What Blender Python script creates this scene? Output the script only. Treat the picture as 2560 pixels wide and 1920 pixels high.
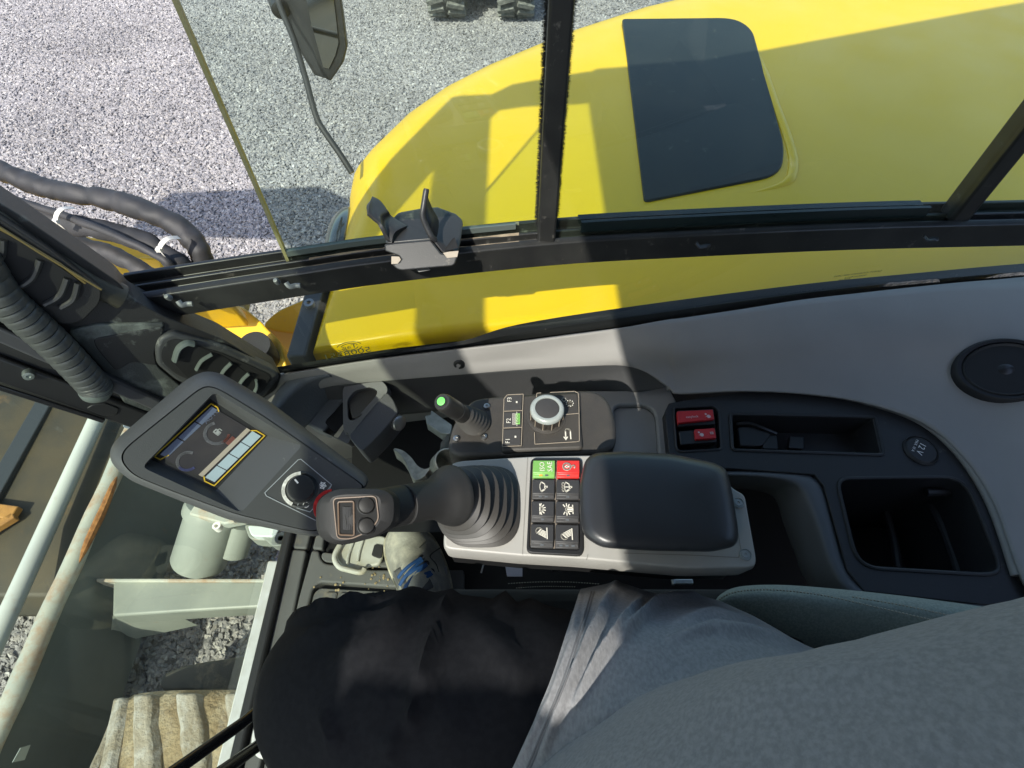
import bpy, bmesh, math, random
from mathutils import Vector, Matrix
from mathutils import noise as mnoise
random.seed(7)
for o in list(bpy.data.objects):
    bpy.data.objects.remove(o, do_unlink=True)
SC = bpy.context.scene
COL = SC.collection

# ------------------------------------------------------------------ camera
FPX = 1400.0                      # focal length in photograph pixels (2560 wide)
TH = math.radians(35.0)           # tilt away from straight down, towards the machine's right (+y)
CAM = Vector((0.0, 0.0, 2.25))
cd = bpy.data.cameras.new('camera')
cam = bpy.data.objects.new('camera', cd)
COL.objects.link(cam)
cam.location = CAM
cam.rotation_euler = (TH, 0, 0)
cd.sensor_width = 36.0
cd.lens = 36.0 * FPX / 2560.0
cd.clip_start = 0.01
cd.clip_end = 400.0
SC.camera = cam

# ------------------------------------------------------------------ light
SUNV = Vector((0.40, 0.80, -1.0)).normalized()      # direction the sunlight travels
wd = bpy.data.worlds.new("World")
SC.world = wd
wd.use_nodes = True
nt = wd.node_tree
nt.nodes.clear()
sky = nt.nodes.new('ShaderNodeTexSky')
sky.sky_type = 'NISHITA'
sky.sun_disc = False
sky.sun_elevation = math.asin(-SUNV.z)
sky.sun_rotation = math.atan2(-SUNV.x, -SUNV.y)
sky.air_density = 1.0
sky.dust_density = 1.5
bg = nt.nodes.new('ShaderNodeBackground')
bg.inputs['Strength'].default_value = 0.15
wo = nt.nodes.new('ShaderNodeOutputWorld')
nt.links.new(sky.outputs[0], bg.inputs[0])
nt.links.new(bg.outputs[0], wo.inputs[0])
sl = bpy.data.lights.new('sun', 'SUN')
sl.energy = 3.2
sl.angle = math.radians(0.5)
sl.color = (1.0, 0.95, 0.87)
so = bpy.data.objects.new('sun', sl)
COL.objects.link(so)
so.rotation_euler = SUNV.to_track_quat('-Z', 'Y').to_euler()
so.location = (-3, -6, 9)
SC.view_settings.view_transform = 'Standard'
SC.view_settings.look = 'None'
SC.view_settings.exposure = 1.03
SC.view_settings.gamma = 1.0
SC.view_settings.use_curve_mapping = False
SC.render.engine = 'CYCLES'
SC.cycles.transparent_max_bounces = 16
SC.cycles.max_bounces = 8

# ------------------------------------------------------------------ helpers
SN, CS = math.sin(TH), math.cos(TH)

def ray(px, py):
    a = (px - 1280.0) / FPX
    b = (960.0 - py) / FPX
    return Vector((a, SN + b * CS, -CS + b * SN))

def P(px, py, x=None, y=None, z=None, t=None, pl=None):
    """a point of the place, measured off the photograph on a plane whose position is known"""
    d = ray(px, py)
    if pl is not None:
        p0, n = pl
        k = (p0 - CAM).dot(n) / d.dot(n)
    elif z is not None:
        k = (z - CAM.z) / d.z
    elif x is not None:
        k = (x - CAM.x) / d.x
    elif y is not None:
        k = (y - CAM.y) / d.y
    else:
        k = t
    return CAM + d * k

def V(*a):
    return Vector(a)

WLOC = {}

def tag(o, label=None, cat=None, group=None, kind=None):
    if label: o['label'] = label
    if cat: o['category'] = cat
    if group: o['group'] = group
    if kind: o['kind'] = kind
    return o

def thing(name, label, cat, loc, group=None):
    o = bpy.data.objects.new(name, None)
    COL.objects.link(o)
    o.empty_display_size = 0.05
    o.location = loc
    WLOC[o.name] = Vector(loc)
    return tag(o, label, cat, group)

def round_poly(pts, r, n=4):
    """round the corners of a closed polygon of Vectors"""
    out = []
    m = len(pts)
    for i in range(m):
        p0, p1, p2 = pts[i - 1], pts[i], pts[(i + 1) % m]
        rr = r[i] if isinstance(r, (list, tuple)) else r
        d0, d2 = p0 - p1, p2 - p1
        l0, l2 = d0.length, d2.length
        k0 = min(rr, l0 * 0.48)
        k2 = min(rr, l2 * 0.48)
        if rr <= 0 or l0 < 1e-6 or l2 < 1e-6:
            out.append(p1.copy())
            continue
        a, b = p1 + d0 / l0 * k0, p1 + d2 / l2 * k2
        for j in range(n + 1):
            s = j / n
            out.append(a * (1 - s) ** 2 + p1 * 2 * s * (1 - s) + b * s * s)
    return out

def smooth_path(pts, k=6):
    """Catmull-Rom through the points"""
    out = []
    m = len(pts)
    for i in range(m - 1):
        p0 = pts[max(i - 1, 0)]; p1 = pts[i]; p2 = pts[i + 1]; p3 = pts[min(i + 2, m - 1)]
        for j in range(k):
            s = j / k
            out.append(0.5 * ((2 * p1) + (p2 - p0) * s + (2 * p0 - 5 * p1 + 4 * p2 - p3) * s * s
                              + (3 * p1 - p0 - 3 * p2 + p3) * s ** 3))
    out.append(pts[-1].copy())
    return out

class MB:
    def __init__(self):
        self.v = []
        self.f = []
        self.mi = []
        self.cur = 0
    def add(self, vs, fs):
        b = len(self.v)
        self.v += [Vector(p) for p in vs]
        for f in fs:
            self.f.append([b + i for i in f])
            self.mi.append(self.cur)
        return self
    def box(self, c, s, rot=None):
        c = Vector(c)
        vs = []
        for dx in (-.5, .5):
            for dy in (-.5, .5):
                for dz in (-.5, .5):
                    p = Vector((dx * s[0], dy * s[1], dz * s[2]))
                    if rot is not None: p = rot @ p
                    vs.append(c + p)
        return self.add(vs, [(0, 1, 3, 2), (4, 6, 7, 5), (0, 4, 5, 1), (2, 3, 7, 6), (0, 2, 6, 4), (1, 5, 7, 3)])
    def bx(self, lo, hi):
        lo, hi = Vector(lo), Vector(hi)
        return self.box((lo + hi) / 2, hi - lo)
    def prism(self, pts, vec):
        n = len(pts)
        vec = Vector(vec)
        a = [Vector(p) for p in pts]
        b = [p + vec for p in a]
        fs = [tuple(range(n)), tuple(range(2 * n - 1, n - 1, -1))]
        for i in range(n):
            j = (i + 1) % n
            fs.append((i, i + n, j + n, j))
        return self.add(a + b, fs)
    def loft(self, rings, closed=True, caps=True):
        n = len(rings[0])
        vs = [p for r in rings for p in r]
        fs = []
        for i in range(len(rings) - 1):
            for j in range(n if closed else n - 1):
                k = (j + 1) % n
                fs.append((i * n + j, i * n + k, (i + 1) * n + k, (i + 1) * n + j))
        if caps and closed:
            fs.append(tuple(range(n - 1, -1, -1)))
            o = (len(rings) - 1) * n
            fs.append(tuple(o + i for i in range(n)))
        return self.add(vs, fs)
    def tube(self, path, r, n=10, caps=True, flat=1.0):
        path = [Vector(p) for p in path]
        m = len(path)
        rings = []
        t0 = (path[1] - path[0]).normalized()
        up = Vector((0, 0, 1)) if abs(t0.z) < 0.9 else Vector((1, 0, 0))
        u = t0.cross(up).normalized()
        for i, p in enumerate(path):
            t = (path[min(i + 1, m - 1)] - path[max(i - 1, 0)]).normalized()
            u = (u - t * u.dot(t)).normalized()
            w = t.cross(u)
            rr = r[i] if isinstance(r, (list, tuple)) else r
            rings.append([p + (u * math.cos(2 * math.pi * k / n) + w * flat * math.sin(2 * math.pi * k / n)) * rr
                          for k in range(n)])
        return self.loft(rings, True, caps)
    def lathe(self, c, axis, prof, n=24, sx=1.0, xdir=None):
        """prof: list of (radius, height along axis)"""
        c = Vector(c)
        w = Vector(axis).normalized()
        u = Vector(xdir) if xdir is not None else (Vector((1, 0, 0)) if abs(w.x) < 0.8 else Vector((0, 1, 0)))
        u = (u - w * u.dot(w)).normalized()
        v = w.cross(u)
        rings = [[c + w * h + (u * sx * math.cos(2 * math.pi * k / n) + v * math.sin(2 * math.pi * k / n)) * max(r, 1e-5)
                  for k in range(n)] for r, h in prof]
        return self.loft(rings, True, True)
    def grid(self, rows):
        n = len(rows[0])
        vs = [p for r in rows for p in r]
        fs = []
        for i in range(len(rows) - 1):
            for j in range(n - 1):
                fs.append((i * n + j, i * n + j + 1, (i + 1) * n + j + 1, (i + 1) * n + j))
        return self.add(vs, fs)
    def bar(self, a, b, w, h, up=(0, 0, 1)):
        """square bar from a to b, w across, h along up"""
        a, b = Vector(a), Vector(b)
        d = (b - a).normalized()
        up = Vector(up)
        s = d.cross(up).normalized()
        uu = s.cross(d).normalized()
        q = [a - s * w / 2 - uu * h / 2, a + s * w / 2 - uu * h / 2, a + s * w / 2 + uu * h / 2, a - s * w / 2 + uu * h / 2]
        return self.prism(q, b - a)
    def build(self, name, mat, parent=None, smooth=40, bevel=0, seg=2, sub=0, solid=0, solid_off=-1, loc=None, flip=False):
        me = bpy.data.meshes.new(name)
        if parent is not None:
            off = WLOC[parent.name]
        elif loc is not None:
            off = Vector(loc)
        else:
            off = Vector((0, 0, 0))
        me.from_pydata([tuple(p - off) for p in self.v], [], self.f)
        mats = mat if isinstance(mat, (list, tuple)) else [mat]
        for m in mats: me.materials.append(m)
        if len(mats) > 1:
            me.polygons.foreach_set('material_index', self.mi)
        bm = bmesh.new()
        bm.from_mesh(me)
        if any(len(f.verts) > 2 for f in bm.faces):
            bmesh.ops.recalc_face_normals(bm, faces=bm.faces)
            if flip: bmesh.ops.reverse_faces(bm, faces=bm.faces)
        bm.to_mesh(me)
        bm.free()
        if smooth:
            me.polygons.foreach_set('use_smooth', [True] * len(me.polygons))
            me.set_sharp_from_angle(angle=math.radians(smooth))
        me.update()
        o = bpy.data.objects.new(name, me)
        COL.objects.link(o)
        if parent is not None:
            o.parent = parent
            WLOC[o.name] = off.copy()
        else:
            o.location = off
            WLOC[o.name] = off.copy()
        if solid:
            md = o.modifiers.new('solid', 'SOLIDIFY'); md.thickness = solid; md.offset = solid_off
        if bevel:
            md = o.modifiers.new('bevel', 'BEVEL'); md.width = bevel; md.segments = seg
            md.limit_method = 'ANGLE'; md.angle_limit = math.radians(32)
            md.harden_normals = False
        if sub:
            md = o.modifiers.new('sub', 'SUBSURF'); md.levels = sub; md.render_levels = sub
        return o

def plate_holes(mb, outer, holes, vec):
    """a plate with openings; side walls run down by vec"""
    bm = bmesh.new()
    loops = []
    for lp in [outer] + holes:
        vs = [bm.verts.new(p) for p in lp]
        loops.append(vs)
        for i in range(len(vs)): bm.edges.new((vs[i], vs[(i + 1) % len(vs)]))
    bmesh.ops.triangle_fill(bm, use_beauty=True, use_dissolve=False, edges=bm.edges[:])
    bm.verts.index_update()
    vs = [v.co.copy() for v in bm.verts]
    fs = [[v.index for v in f.verts] for f in bm.faces]
    n = len(vs)
    vec = Vector(vec)
    allv = vs + [v + vec for v in vs]
    fs = fs + [[i + n for i in reversed(f)] for f in fs]
    k = 0
    for lp in [outer] + holes:
        m = len(lp)
        for i in range(m):
            j = (i + 1) % m
            fs.append([k + i, k + j, k + j + n, k + i + n])
        k += m
    bm.free()
    mb.add(allv, fs)

def patch(cols, kc=4, kr=4):
    """smooth sheet through columns of points (all columns the same length)"""
    nr = len(cols[0])
    rows = [smooth_path([c[r] for c in cols], kc) for r in range(nr)]
    m = len(rows[0])
    out = [smooth_path([rows[r][i] for r in range(nr)], kr) for i in range(m)]
    return out

class Frame:
    """a flat frame in the place: origin, two directions in metres and a normal"""
    def __init__(self, o, ex, ey):
        self.o = Vector(o)
        self.ex = Vector(ex).normalized()
        n = self.ex.cross(Vector(ey)).normalized()
        self.ey = n.cross(self.ex).normalized()
        self.n = n
    def p(self, x, y, h=0.0):
        return self.o + self.ex * x + self.ey * y + self.n * h

class Quad:
    """bilinear frame between four corners: u along c0->c1, v along c0->c3"""
    def __init__(self, c0, c1, c2, c3):
        self.c = [Vector(c) for c in (c0, c1, c2, c3)]
        self.n = (self.c[1] - self.c[0]).cross(self.c[3] - self.c[0]).normalized()
        if self.n.dot(CAM - self.c[0]) < 0: self.n = -self.n
    def p(self, u, v, h=0.0):
        c = self.c
        return c[0] * (1 - u) * (1 - v) + c[1] * u * (1 - v) + c[2] * u * v + c[3] * (1 - u) * v + self.n * h
    def sub(self, u0, u1, v0, v1):
        return Quad(self.p(u0, v0), self.p(u1, v0), self.p(u1, v1), self.p(u0, v1))

def stroke(mb, fr, pts, w, h=0.0004, th=0.0004, closed=False):
    """a raised line on a frame; pts in the frame's own units"""
    q = [fr.p(x, y, h) for x, y in pts]
    if closed: q = q + [q[0]]
    n = fr.n
    for i in range(len(q) - 1):
        d = q[i + 1] - q[i]
        if d.length < 1e-7: continue
        d.normalize()
        s = n.cross(d).normalized() * w / 2
        a, b = q[i] - d * w * .3, q[i + 1] + d * w * .3
        mb.prism([a - s, b - s, b + s, a + s], n * th)

def disc(mb, fr, x, y, r, h=0.0004, th=0.0004, n=16, ry=None):
    ry = ry or r
    mb.prism([fr.p(x + r * math.cos(2 * math.pi * k / n), y + ry * math.sin(2 * math.pi * k / n), h) for k in range(n)], fr.n * th)

def arc(cx, cy, r, a0, a1, n=10):
    return [(cx + r * math.cos(math.radians(a0 + (a1 - a0) * k / n)), cy + r * math.sin(math.radians(a0 + (a1 - a0) * k / n))) for k in range(n + 1)]

_tc = {}
def text2d(s):
    if s in _tc: return _tc[s]
    cu = bpy.data.curves.new('t', 'FONT')
    cu.body = s
    cu.size = 1.0
    cu.align_x = 'CENTER'
    cu.align_y = 'CENTER'
    cu.resolution_u = 2
    o = bpy.data.objects.new('t', cu)
    COL.objects.link(o)
    dg = bpy.context.evaluated_depsgraph_get()
    me = bpy.data.meshes.new_from_object(o.evaluated_get(dg))
    r = ([(v.co.x, v.co.y) for v in me.vertices], [tuple(p.vertices) for p in me.polygons])
    bpy.data.objects.remove(o, do_unlink=True)
    bpy.data.curves.remove(cu)
    bpy.data.meshes.remove(me)
    _tc[s] = r
    return r

def text(mb, fr, s, x, y, size, ang=0, h=0.0006, mirror=False, wide=1.0):
    vs, fs = text2d(s)
    c, sn = math.cos(math.radians(ang)), math.sin(math.radians(ang))
    out = []
    for a, b in vs:
        a = a * size * wide
        b *= size
        if mirror: a = -a
        out.append(fr.p(x + a * c - b * sn, y + a * sn + b * c, h))
    mb.add(out, fs)

# ------------------------------------------------------------------ materials
MATS = {}
def rgb(c):
    return (c[0], c[1], c[2], 1.0)

def mat(name, col, rough=0.5, metal=0.0, col2=None, nscale=8.0, ncon=(0.35, 0.65), bump=0.0, bscale=600.0,
        dust=None, dust_amt=0.0, dscale=12.0, coat=0.0, spec=0.5, rvar=0.0, emit=None, estr=1.0, detail=5.0, sheen=0.0, stretch=None):
    if name in MATS: return MATS[name]
    m = bpy.data.materials.new(name)
    m.use_nodes = True
    t = m.node_tree
    N, L = t.nodes, t.links
    b = N['Principled BSDF']
    b.inputs['Roughness'].default_value = rough
    b.inputs['Metallic'].default_value = metal
    b.inputs['Specular IOR Level'].default_value = spec
    b.inputs['Coat Weight'].default_value = coat
    b.inputs['Coat Roughness'].default_value = 0.08
    if sheen:
        b.inputs['Sheen Weight'].default_value = sheen
    tc = N.new('ShaderNodeTexCoord')
    src = tc.outputs['Object']
    if stretch:
        mp = N.new('ShaderNodeMapping'); mp.inputs['Scale'].default_value = stretch
        L.new(src, mp.inputs[0]); src = mp.outputs[0]
    last = None
    def noise(scale, det=detail, ro=0.55):
        n = N.new('ShaderNodeTexNoise')
        n.inputs['Scale'].default_value = scale
        n.inputs['Detail'].default_value = det
        n.inputs['Roughness'].default_value = ro
        L.new(src, n.inputs['Vector'])
        return n
    def ramp(out, a, c):
        r = N.new('ShaderNodeMapRange')
        r.inputs[1].default_value = a
        r.inputs[2].default_value = c
        L.new(out, r.inputs[0])
        return r.outputs[0]
    def mix(fac, a, c):
        x = N.new('ShaderNodeMix')
        x.data_type = 'RGBA'
        if isinstance(fac, float): x.inputs[0].default_value = fac
        else: L.new(fac, x.inputs[0])
        for sock, val in ((x.inputs[6], a), (x.inputs[7], c)):
            if isinstance(val, tuple): sock.default_value = rgb(val)
            else: L.new(val, sock)
        return x.outputs[2]
    colr = tuple(col)
    if col2 is not None:
        colr = mix(ramp(noise(nscale).outputs[0], *ncon), tuple(col), tuple(col2))
    if dust is not None and dust_amt > 0:
        f = ramp(noise(dscale, 9.0, 0.7).outputs[0], 0.68 - 0.35 * dust_amt, 0.86 - 0.2 * dust_amt)
        colr = mix(f, colr, tuple(dust))
        rr = N.new('ShaderNodeMapRange')
        L.new(f, rr.inputs[0])
        rr.inputs[3].default_value = rough
        rr.inputs[4].default_value = min(1.0, rough + 0.35)
        L.new(rr.outputs[0], b.inputs['Roughness'])
    elif rvar:
        n = noise(nscale * 2)
        rr = N.new('ShaderNodeMapRange')
        L.new(n.outputs[0], rr.inputs[0])
        rr.inputs[1].default_value = 0.3; rr.inputs[2].default_value = 0.7
        rr.inputs[3].default_value = max(0.02, rough - rvar)
        rr.inputs[4].default_value = min(1.0, rough + rvar)
        L.new(rr.outputs[0], b.inputs['Roughness'])
    if isinstance(colr, tuple): b.inputs['Base Color'].default_value = rgb(colr)
    else: L.new(colr, b.inputs['Base Color'])
    if bump:
        n = noise(bscale, 3.0)
        bp = N.new('ShaderNodeBump')
        bp.inputs['Strength'].default_value = bump
        bp.inputs['Distance'].default_value = 1.0 / bscale * 0.5
        L.new(n.outputs[0], bp.inputs['Height'])
        L.new(bp.outputs[0], b.inputs['Normal'])
    if emit:
        b.inputs['Emission Color'].default_value = rgb(emit)
        b.inputs['Emission Strength'].default_value = estr
    MATS[name] = m
    return m

def glass_mat(name, tint, haze=(0.5, 0.52, 0.5), haze_amt=0.03, streak=0.06, refl=1.0):
    if name in MATS: return MATS[name]
    m = bpy.data.materials.new(name)
    m.use_nodes = True
    t = m.node_tree
    N, L = t.nodes, t.links
    N.clear()
    out = N.new('ShaderNodeOutputMaterial')
    tr = N.new('ShaderNodeBsdfTransparent')
    tr.inputs[0].default_value = rgb(tint)
    gl = N.new('ShaderNodeBsdfGlossy')
    gl.inputs['Roughness'].default_value = 0.01
    gl.inputs[0].default_value = rgb((0.95 * refl, 0.97 * refl, 0.96 * refl))
    # reflectance of a thin sheet, the same from both sides
    ge = N.new('ShaderNodeNewGeometry')
    dt = N.new('ShaderNodeVectorMath'); dt.operation = 'DOT_PRODUCT'
    L.new(ge.outputs['Incoming'], dt.inputs[0]); L.new(ge.outputs['Normal'], dt.inputs[1])
    ab = N.new('ShaderNodeMath'); ab.operation = 'ABSOLUTE'; L.new(dt.outputs['Value'], ab.inputs[0])
    om = N.new('ShaderNodeMath'); om.operation = 'SUBTRACT'; om.inputs[0].default_value = 1.0; L.new(ab.outputs[0], om.inputs[1])
    pw = N.new('ShaderNodeMath'); pw.operation = 'POWER'; L.new(om.outputs[0], pw.inputs[0]); pw.inputs[1].default_value = 5.0
    ma = N.new('ShaderNodeMath'); ma.operation = 'MULTIPLY_ADD'; L.new(pw.outputs[0], ma.inputs[0]); ma.inputs[1].default_value = 0.92; ma.inputs[2].default_value = 0.05
    mx = N.new('ShaderNodeMixShader')
    L.new(ma.outputs[0], mx.inputs[0])
    L.new(tr.outputs[0], mx.inputs[1])
    L.new(gl.outputs[0], mx.inputs[2])
    df = N.new('ShaderNodeBsdfDiffuse')
    df.inputs[0].default_value = rgb(haze)
    tc = N.new('ShaderNodeTexCoord')
    n = N.new('ShaderNodeTexNoise')
    n.inputs['Scale'].default_value = 14
    n.inputs['Detail'].default_value = 8
    n.inputs['Roughness'].default_value = 0.7
    L.new(tc.outputs['Object'], n.inputs['Vector'])
    mr = N.new('ShaderNodeMapRange')
    mr.inputs[1].default_value = 0.45; mr.inputs[2].default_value = 0.8
    mr.inputs[3].default_value = haze_amt; mr.inputs[4].default_value = haze_amt + streak
    L.new(n.outputs[0], mr.inputs[0])
    m2 = N.new('ShaderNodeMixShader')
    L.new(mr.outputs[0], m2.inputs[0])
    L.new(mx.outputs[0], m2.inputs[1])
    L.new(df.outputs[0], m2.inputs[2])
    L.new(m2.outputs[0], out.inputs[0])
    MATS[name] = m
    return m

DUST = (0.30, 0.25, 0.18)
M_yellow = mat('yellow_paint', (0.87, 0.555, 0.0), 0.38, col2=(0.84, 0.53, 0.0), nscale=3, coat=0.1, rvar=0.08)
M_boom = mat('yellow_boom_paint', (0.72, 0.42, 0.0), 0.45, col2=(0.5, 0.33, 0.03), nscale=9, ncon=(.45, .8), dust=DUST, dust_amt=.25)
M_wall = mat('grey_panel_paint', (0.27, 0.26, 0.245), 0.55, col2=(0.24, 0.232, 0.22), nscale=7, bump=.25, bscale=900)
M_wall2 = mat('grey_moulded_panel', (0.115, 0.12, 0.12), 0.55, col2=(0.095, 0.10, 0.10), nscale=6, bump=.3, bscale=900)
M_plast = mat('black_grained_plastic', (0.035, 0.035, 0.036), 0.5, col2=(0.028, 0.028, 0.029), nscale=10, bump=.3, bscale=1100, dust=DUST, dust_amt=.18, dscale=30)
M_soft = mat('dark_soft_plastic', (0.072, 0.072, 0.073), 0.5, col2=(0.06, 0.061, 0.063), nscale=8, bump=.35, bscale=700)
M_black = mat('black_plastic', (0.016, 0.016, 0.017), 0.45, bump=.2, bscale=1000)
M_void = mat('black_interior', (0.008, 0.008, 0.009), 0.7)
M_rail = mat('black_rail_paint', (0.018, 0.018, 0.018), 0.35, col2=(0.03, 0.03, 0.028), nscale=20, dust=(.24, .22, .19), dust_amt=.2, dscale=60)
M_mud = mat('dried_mud', (0.33, 0.27, 0.19), 0.9, col2=(0.16, 0.12, 0.08), nscale=30, bump=.6, bscale=220)
M_rub = mat('black_rubber', (0.022, 0.022, 0.023), 0.6, bump=.2, bscale=500)
M_lgrey = mat('light_grey_console_plastic', (0.40, 0.385, 0.355), 0.45, col2=(0.36, 0.35, 0.325), nscale=9, bump=.15, bscale=1200)
M_white = mat('white_print', (0.80, 0.78, 0.74), 0.5)
M_steel = mat('bare_steel', (0.55, 0.54, 0.52), 0.35, 1.0, col2=(.4, .39, .37), nscale=40)
M_machine = mat('pale_grey_machine_paint', (0.29, 0.31, 0.275), 0.45, col2=(0.235, 0.255, 0.23), nscale=6, dust=(.33, .14, .05), dust_amt=.14, dscale=9)
# ================================================================== SETTING OUTSIDE
def ground_material():
    m = bpy.data.materials.new('gravel_ground')
    m.use_nodes = True
    N, L = m.node_tree.nodes, m.node_tree.links
    b = N['Principled BSDF']
    b.inputs['Roughness'].default_value = 0.9
    tc = N.new('ShaderNodeTexCoord')
    vo = N.new('ShaderNodeTexVoronoi'); vo.inputs['Scale'].default_value = 38
    L.new(tc.outputs['Object'], vo.inputs['Vector'])
    cr = N.new('ShaderNodeValToRGB')
    e = cr.color_ramp.elements
    e[0].color = (0.17, 0.165, 0.168, 1); e[1].color = (0.30, 0.29, 0.29, 1)
    sp = N.new('ShaderNodeSeparateColor')
    L.new(vo.outputs['Color'], sp.inputs[0])
    L.new(sp.outputs[0], cr.inputs[0])
    L.new(cr.outputs[0], b.inputs['Base Color'])
    bp = N.new('ShaderNodeBump'); bp.inputs['Distance'].default_value = 0.02; bp.inputs['Strength'].default_value = 1
    bp.invert = True
    L.new(vo.outputs['Distance'], bp.inputs['Height'])
    L.new(bp.outputs[0], b.inputs['Normal'])
    return m

def stone_material():
    m = bpy.data.materials.new('crushed_stone')
    m.use_nodes = True
    N, L = m.node_tree.nodes, m.node_tree.links
    b = N['Principled BSDF']
    b.inputs['Roughness'].default_value = 0.85
    oi = N.new('ShaderNodeObjectInfo')
    cr = N.new('ShaderNodeValToRGB')
    el = cr.color_ramp.elements
    el[0].position = 0.0; el[0].color = (0.205, 0.195, 0.196, 1)
    el[1].position = 1.0; el[1].color = (0.52, 0.50, 0.48, 1)
    for p, c in ((0.3, (0.285, 0.270, 0.272, 1)), (0.62, (0.335, 0.316, 0.313, 1)), (0.88, (0.385, 0.357, 0.333, 1))):
        k = el.new(p); k.color = c
    L.new(oi.outputs['Random'], cr.inputs[0])
    tc = N.new('ShaderNodeTexCoord')
    n = N.new('ShaderNodeTexNoise'); n.inputs['Scale'].default_value = 3.0; n.inputs['Detail'].default_value = 4
    L.new(tc.outputs['Object'], n.inputs['Vector'])
    mr = N.new('ShaderNodeMapRange'); mr.inputs[3].default_value = 0.75; mr.inputs[4].default_value = 1.2
    L.new(n.outputs[0], mr.inputs[0])
    mx = N.new('ShaderNodeMix'); mx.data_type = 'RGBA'; mx.blend_type = 'MULTIPLY'; mx.inputs[0].default_value = 1
    L.new(cr.outputs[0], mx.inputs[6]); L.new(mr.outputs[0], mx.inputs[7])
    ge = N.new('ShaderNodeNewGeometry')
    n2 = N.new('ShaderNodeTexNoise'); n2.inputs['Scale'].default_value = 1.1; n2.inputs['Detail'].default_value = 5
    L.new(ge.outputs['Position'], n2.inputs['Vector'])
    m2 = N.new('ShaderNodeMapRange'); m2.inputs[1].default_value = .3; m2.inputs[2].default_value = .7; m2.inputs[3].default_value = 0.80; m2.inputs[4].default_value = 1.12
    L.new(n2.outputs[0], m2.inputs[0])
    mx2 = N.new('ShaderNodeMix'); mx2.data_type = 'RGBA'; mx2.blend_type = 'MULTIPLY'; mx2.inputs[0].default_value = 1
    L.new(mx.outputs[2], mx2.inputs[6]); L.new(m2.outputs[0], mx2.inputs[7])
    L.new(mx2.outputs[2], b.inputs['Base Color'])
    return m

g = MB()
g.add([(-60, -60, 0), (60, -60, 0), (60, 60, 0), (-60, 60, 0)], [(0, 1, 2, 3)])
ground = tag(g.build('ground', ground_material(), smooth=0), kind='structure')

def gravel():
    bm = MB()
    bm.add([(-5.6, -0.7, 0.004), (0.9, -0.7, 0.004), (1.4, 7.6, 0.004), (-5.6, 7.6, 0.004)], [(0, 1, 2, 3)])
    o = bm.build('gravel', stone_material(), smooth=0)
    tag(o, 'loose pale grey crushed stone covering the yard', kind='stuff')
    ng = bpy.data.node_groups.new('gravel_scatter', 'GeometryNodeTree')
    ng.interface.new_socket('Geometry', in_out='INPUT', socket_type='NodeSocketGeometry')
    ng.interface.new_socket('Geometry', in_out='OUTPUT', socket_type='NodeSocketGeometry')
    N, L = ng.nodes, ng.links
    gi = N.new('NodeGroupInput'); go = N.new('NodeGroupOutput')
    dp = N.new('GeometryNodeDistributePointsOnFaces')
    dp.inputs['Density'].default_value = 5000.0
    L.new(gi.outputs[0], dp.inputs['Mesh'])
    jo = N.new('GeometryNodeGeometryToInstance')
    for k in range(5):
        ic = N.new('GeometryNodeMeshIcoSphere')
        ic.inputs['Radius'].default_value = 0.5
        ic.inputs['Subdivisions'].default_value = 2
        ps = N.new('GeometryNodeInputPosition')
        nz = N.new('ShaderNodeTexNoise')
        nz.noise_dimensions = '4D'
        nz.inputs['W'].default_value = 3.7 * k
        nz.inputs['Scale'].default_value = 1.5
        nz.inputs['Detail'].default_value = 1.0
        L.new(ps.outputs[0], nz.inputs['Vector'])
        sub = N.new('ShaderNodeVectorMath'); sub.operation = 'SUBTRACT'
        L.new(nz.outputs['Color'], sub.inputs[0]); sub.inputs[1].default_value = (.5, .5, .5)
        sc = N.new('ShaderNodeVectorMath'); sc.operation = 'MULTIPLY'
        L.new(sub.outputs[0], sc.inputs[0]); sc.inputs[1].default_value = (1.5, 1.5, 1.2)
        sp = N.new('GeometryNodeSetPosition')
        L.new(ic.outputs[0], sp.inputs['Geometry']); L.new(sc.outputs[0], sp.inputs['Offset'])
        ss = N.new('GeometryNodeSetShadeSmooth'); ss.inputs['Shade Smooth'].default_value = False
        L.new(sp.outputs[0], ss.inputs[0])
        sm = N.new('GeometryNodeSetMaterial'); sm.inputs['Material'].default_value = o.data.materials[0]
        L.new(ss.outputs[0], sm.inputs[0])
        L.new(sm.outputs[0], jo.inputs[0])
    ip = N.new('GeometryNodeInstanceOnPoints')
    L.new(dp.outputs['Points'], ip.inputs['Points'])
    L.new(jo.outputs[0], ip.inputs['Instance'])
    ip.inputs['Pick Instance'].default_value = True
    rr = N.new('FunctionNodeRandomValue'); rr.data_type = 'FLOAT_VECTOR'
    rr.inputs[0].default_value = (-0.6, -0.6, 0); rr.inputs[1].default_value = (0.6, 0.6, 6.283)
    L.new(rr.outputs[0], ip.inputs['Rotation'])
    rs = N.new('FunctionNodeRandomValue'); rs.data_type = 'FLOAT_VECTOR'
    rs.inputs[0].default_value = (0.014, 0.010, 0.008); rs.inputs[1].default_value = (0.032, 0.025, 0.015)
    rs.inputs['Seed'].default_value = 4
    L.new(rs.outputs[0], ip.inputs['Scale'])
    L.new(ip.outputs[0], go.inputs[0])
    md = o.modifiers.new('scatter', 'NODES'); md.node_group = ng
    return o
gravel()

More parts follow.
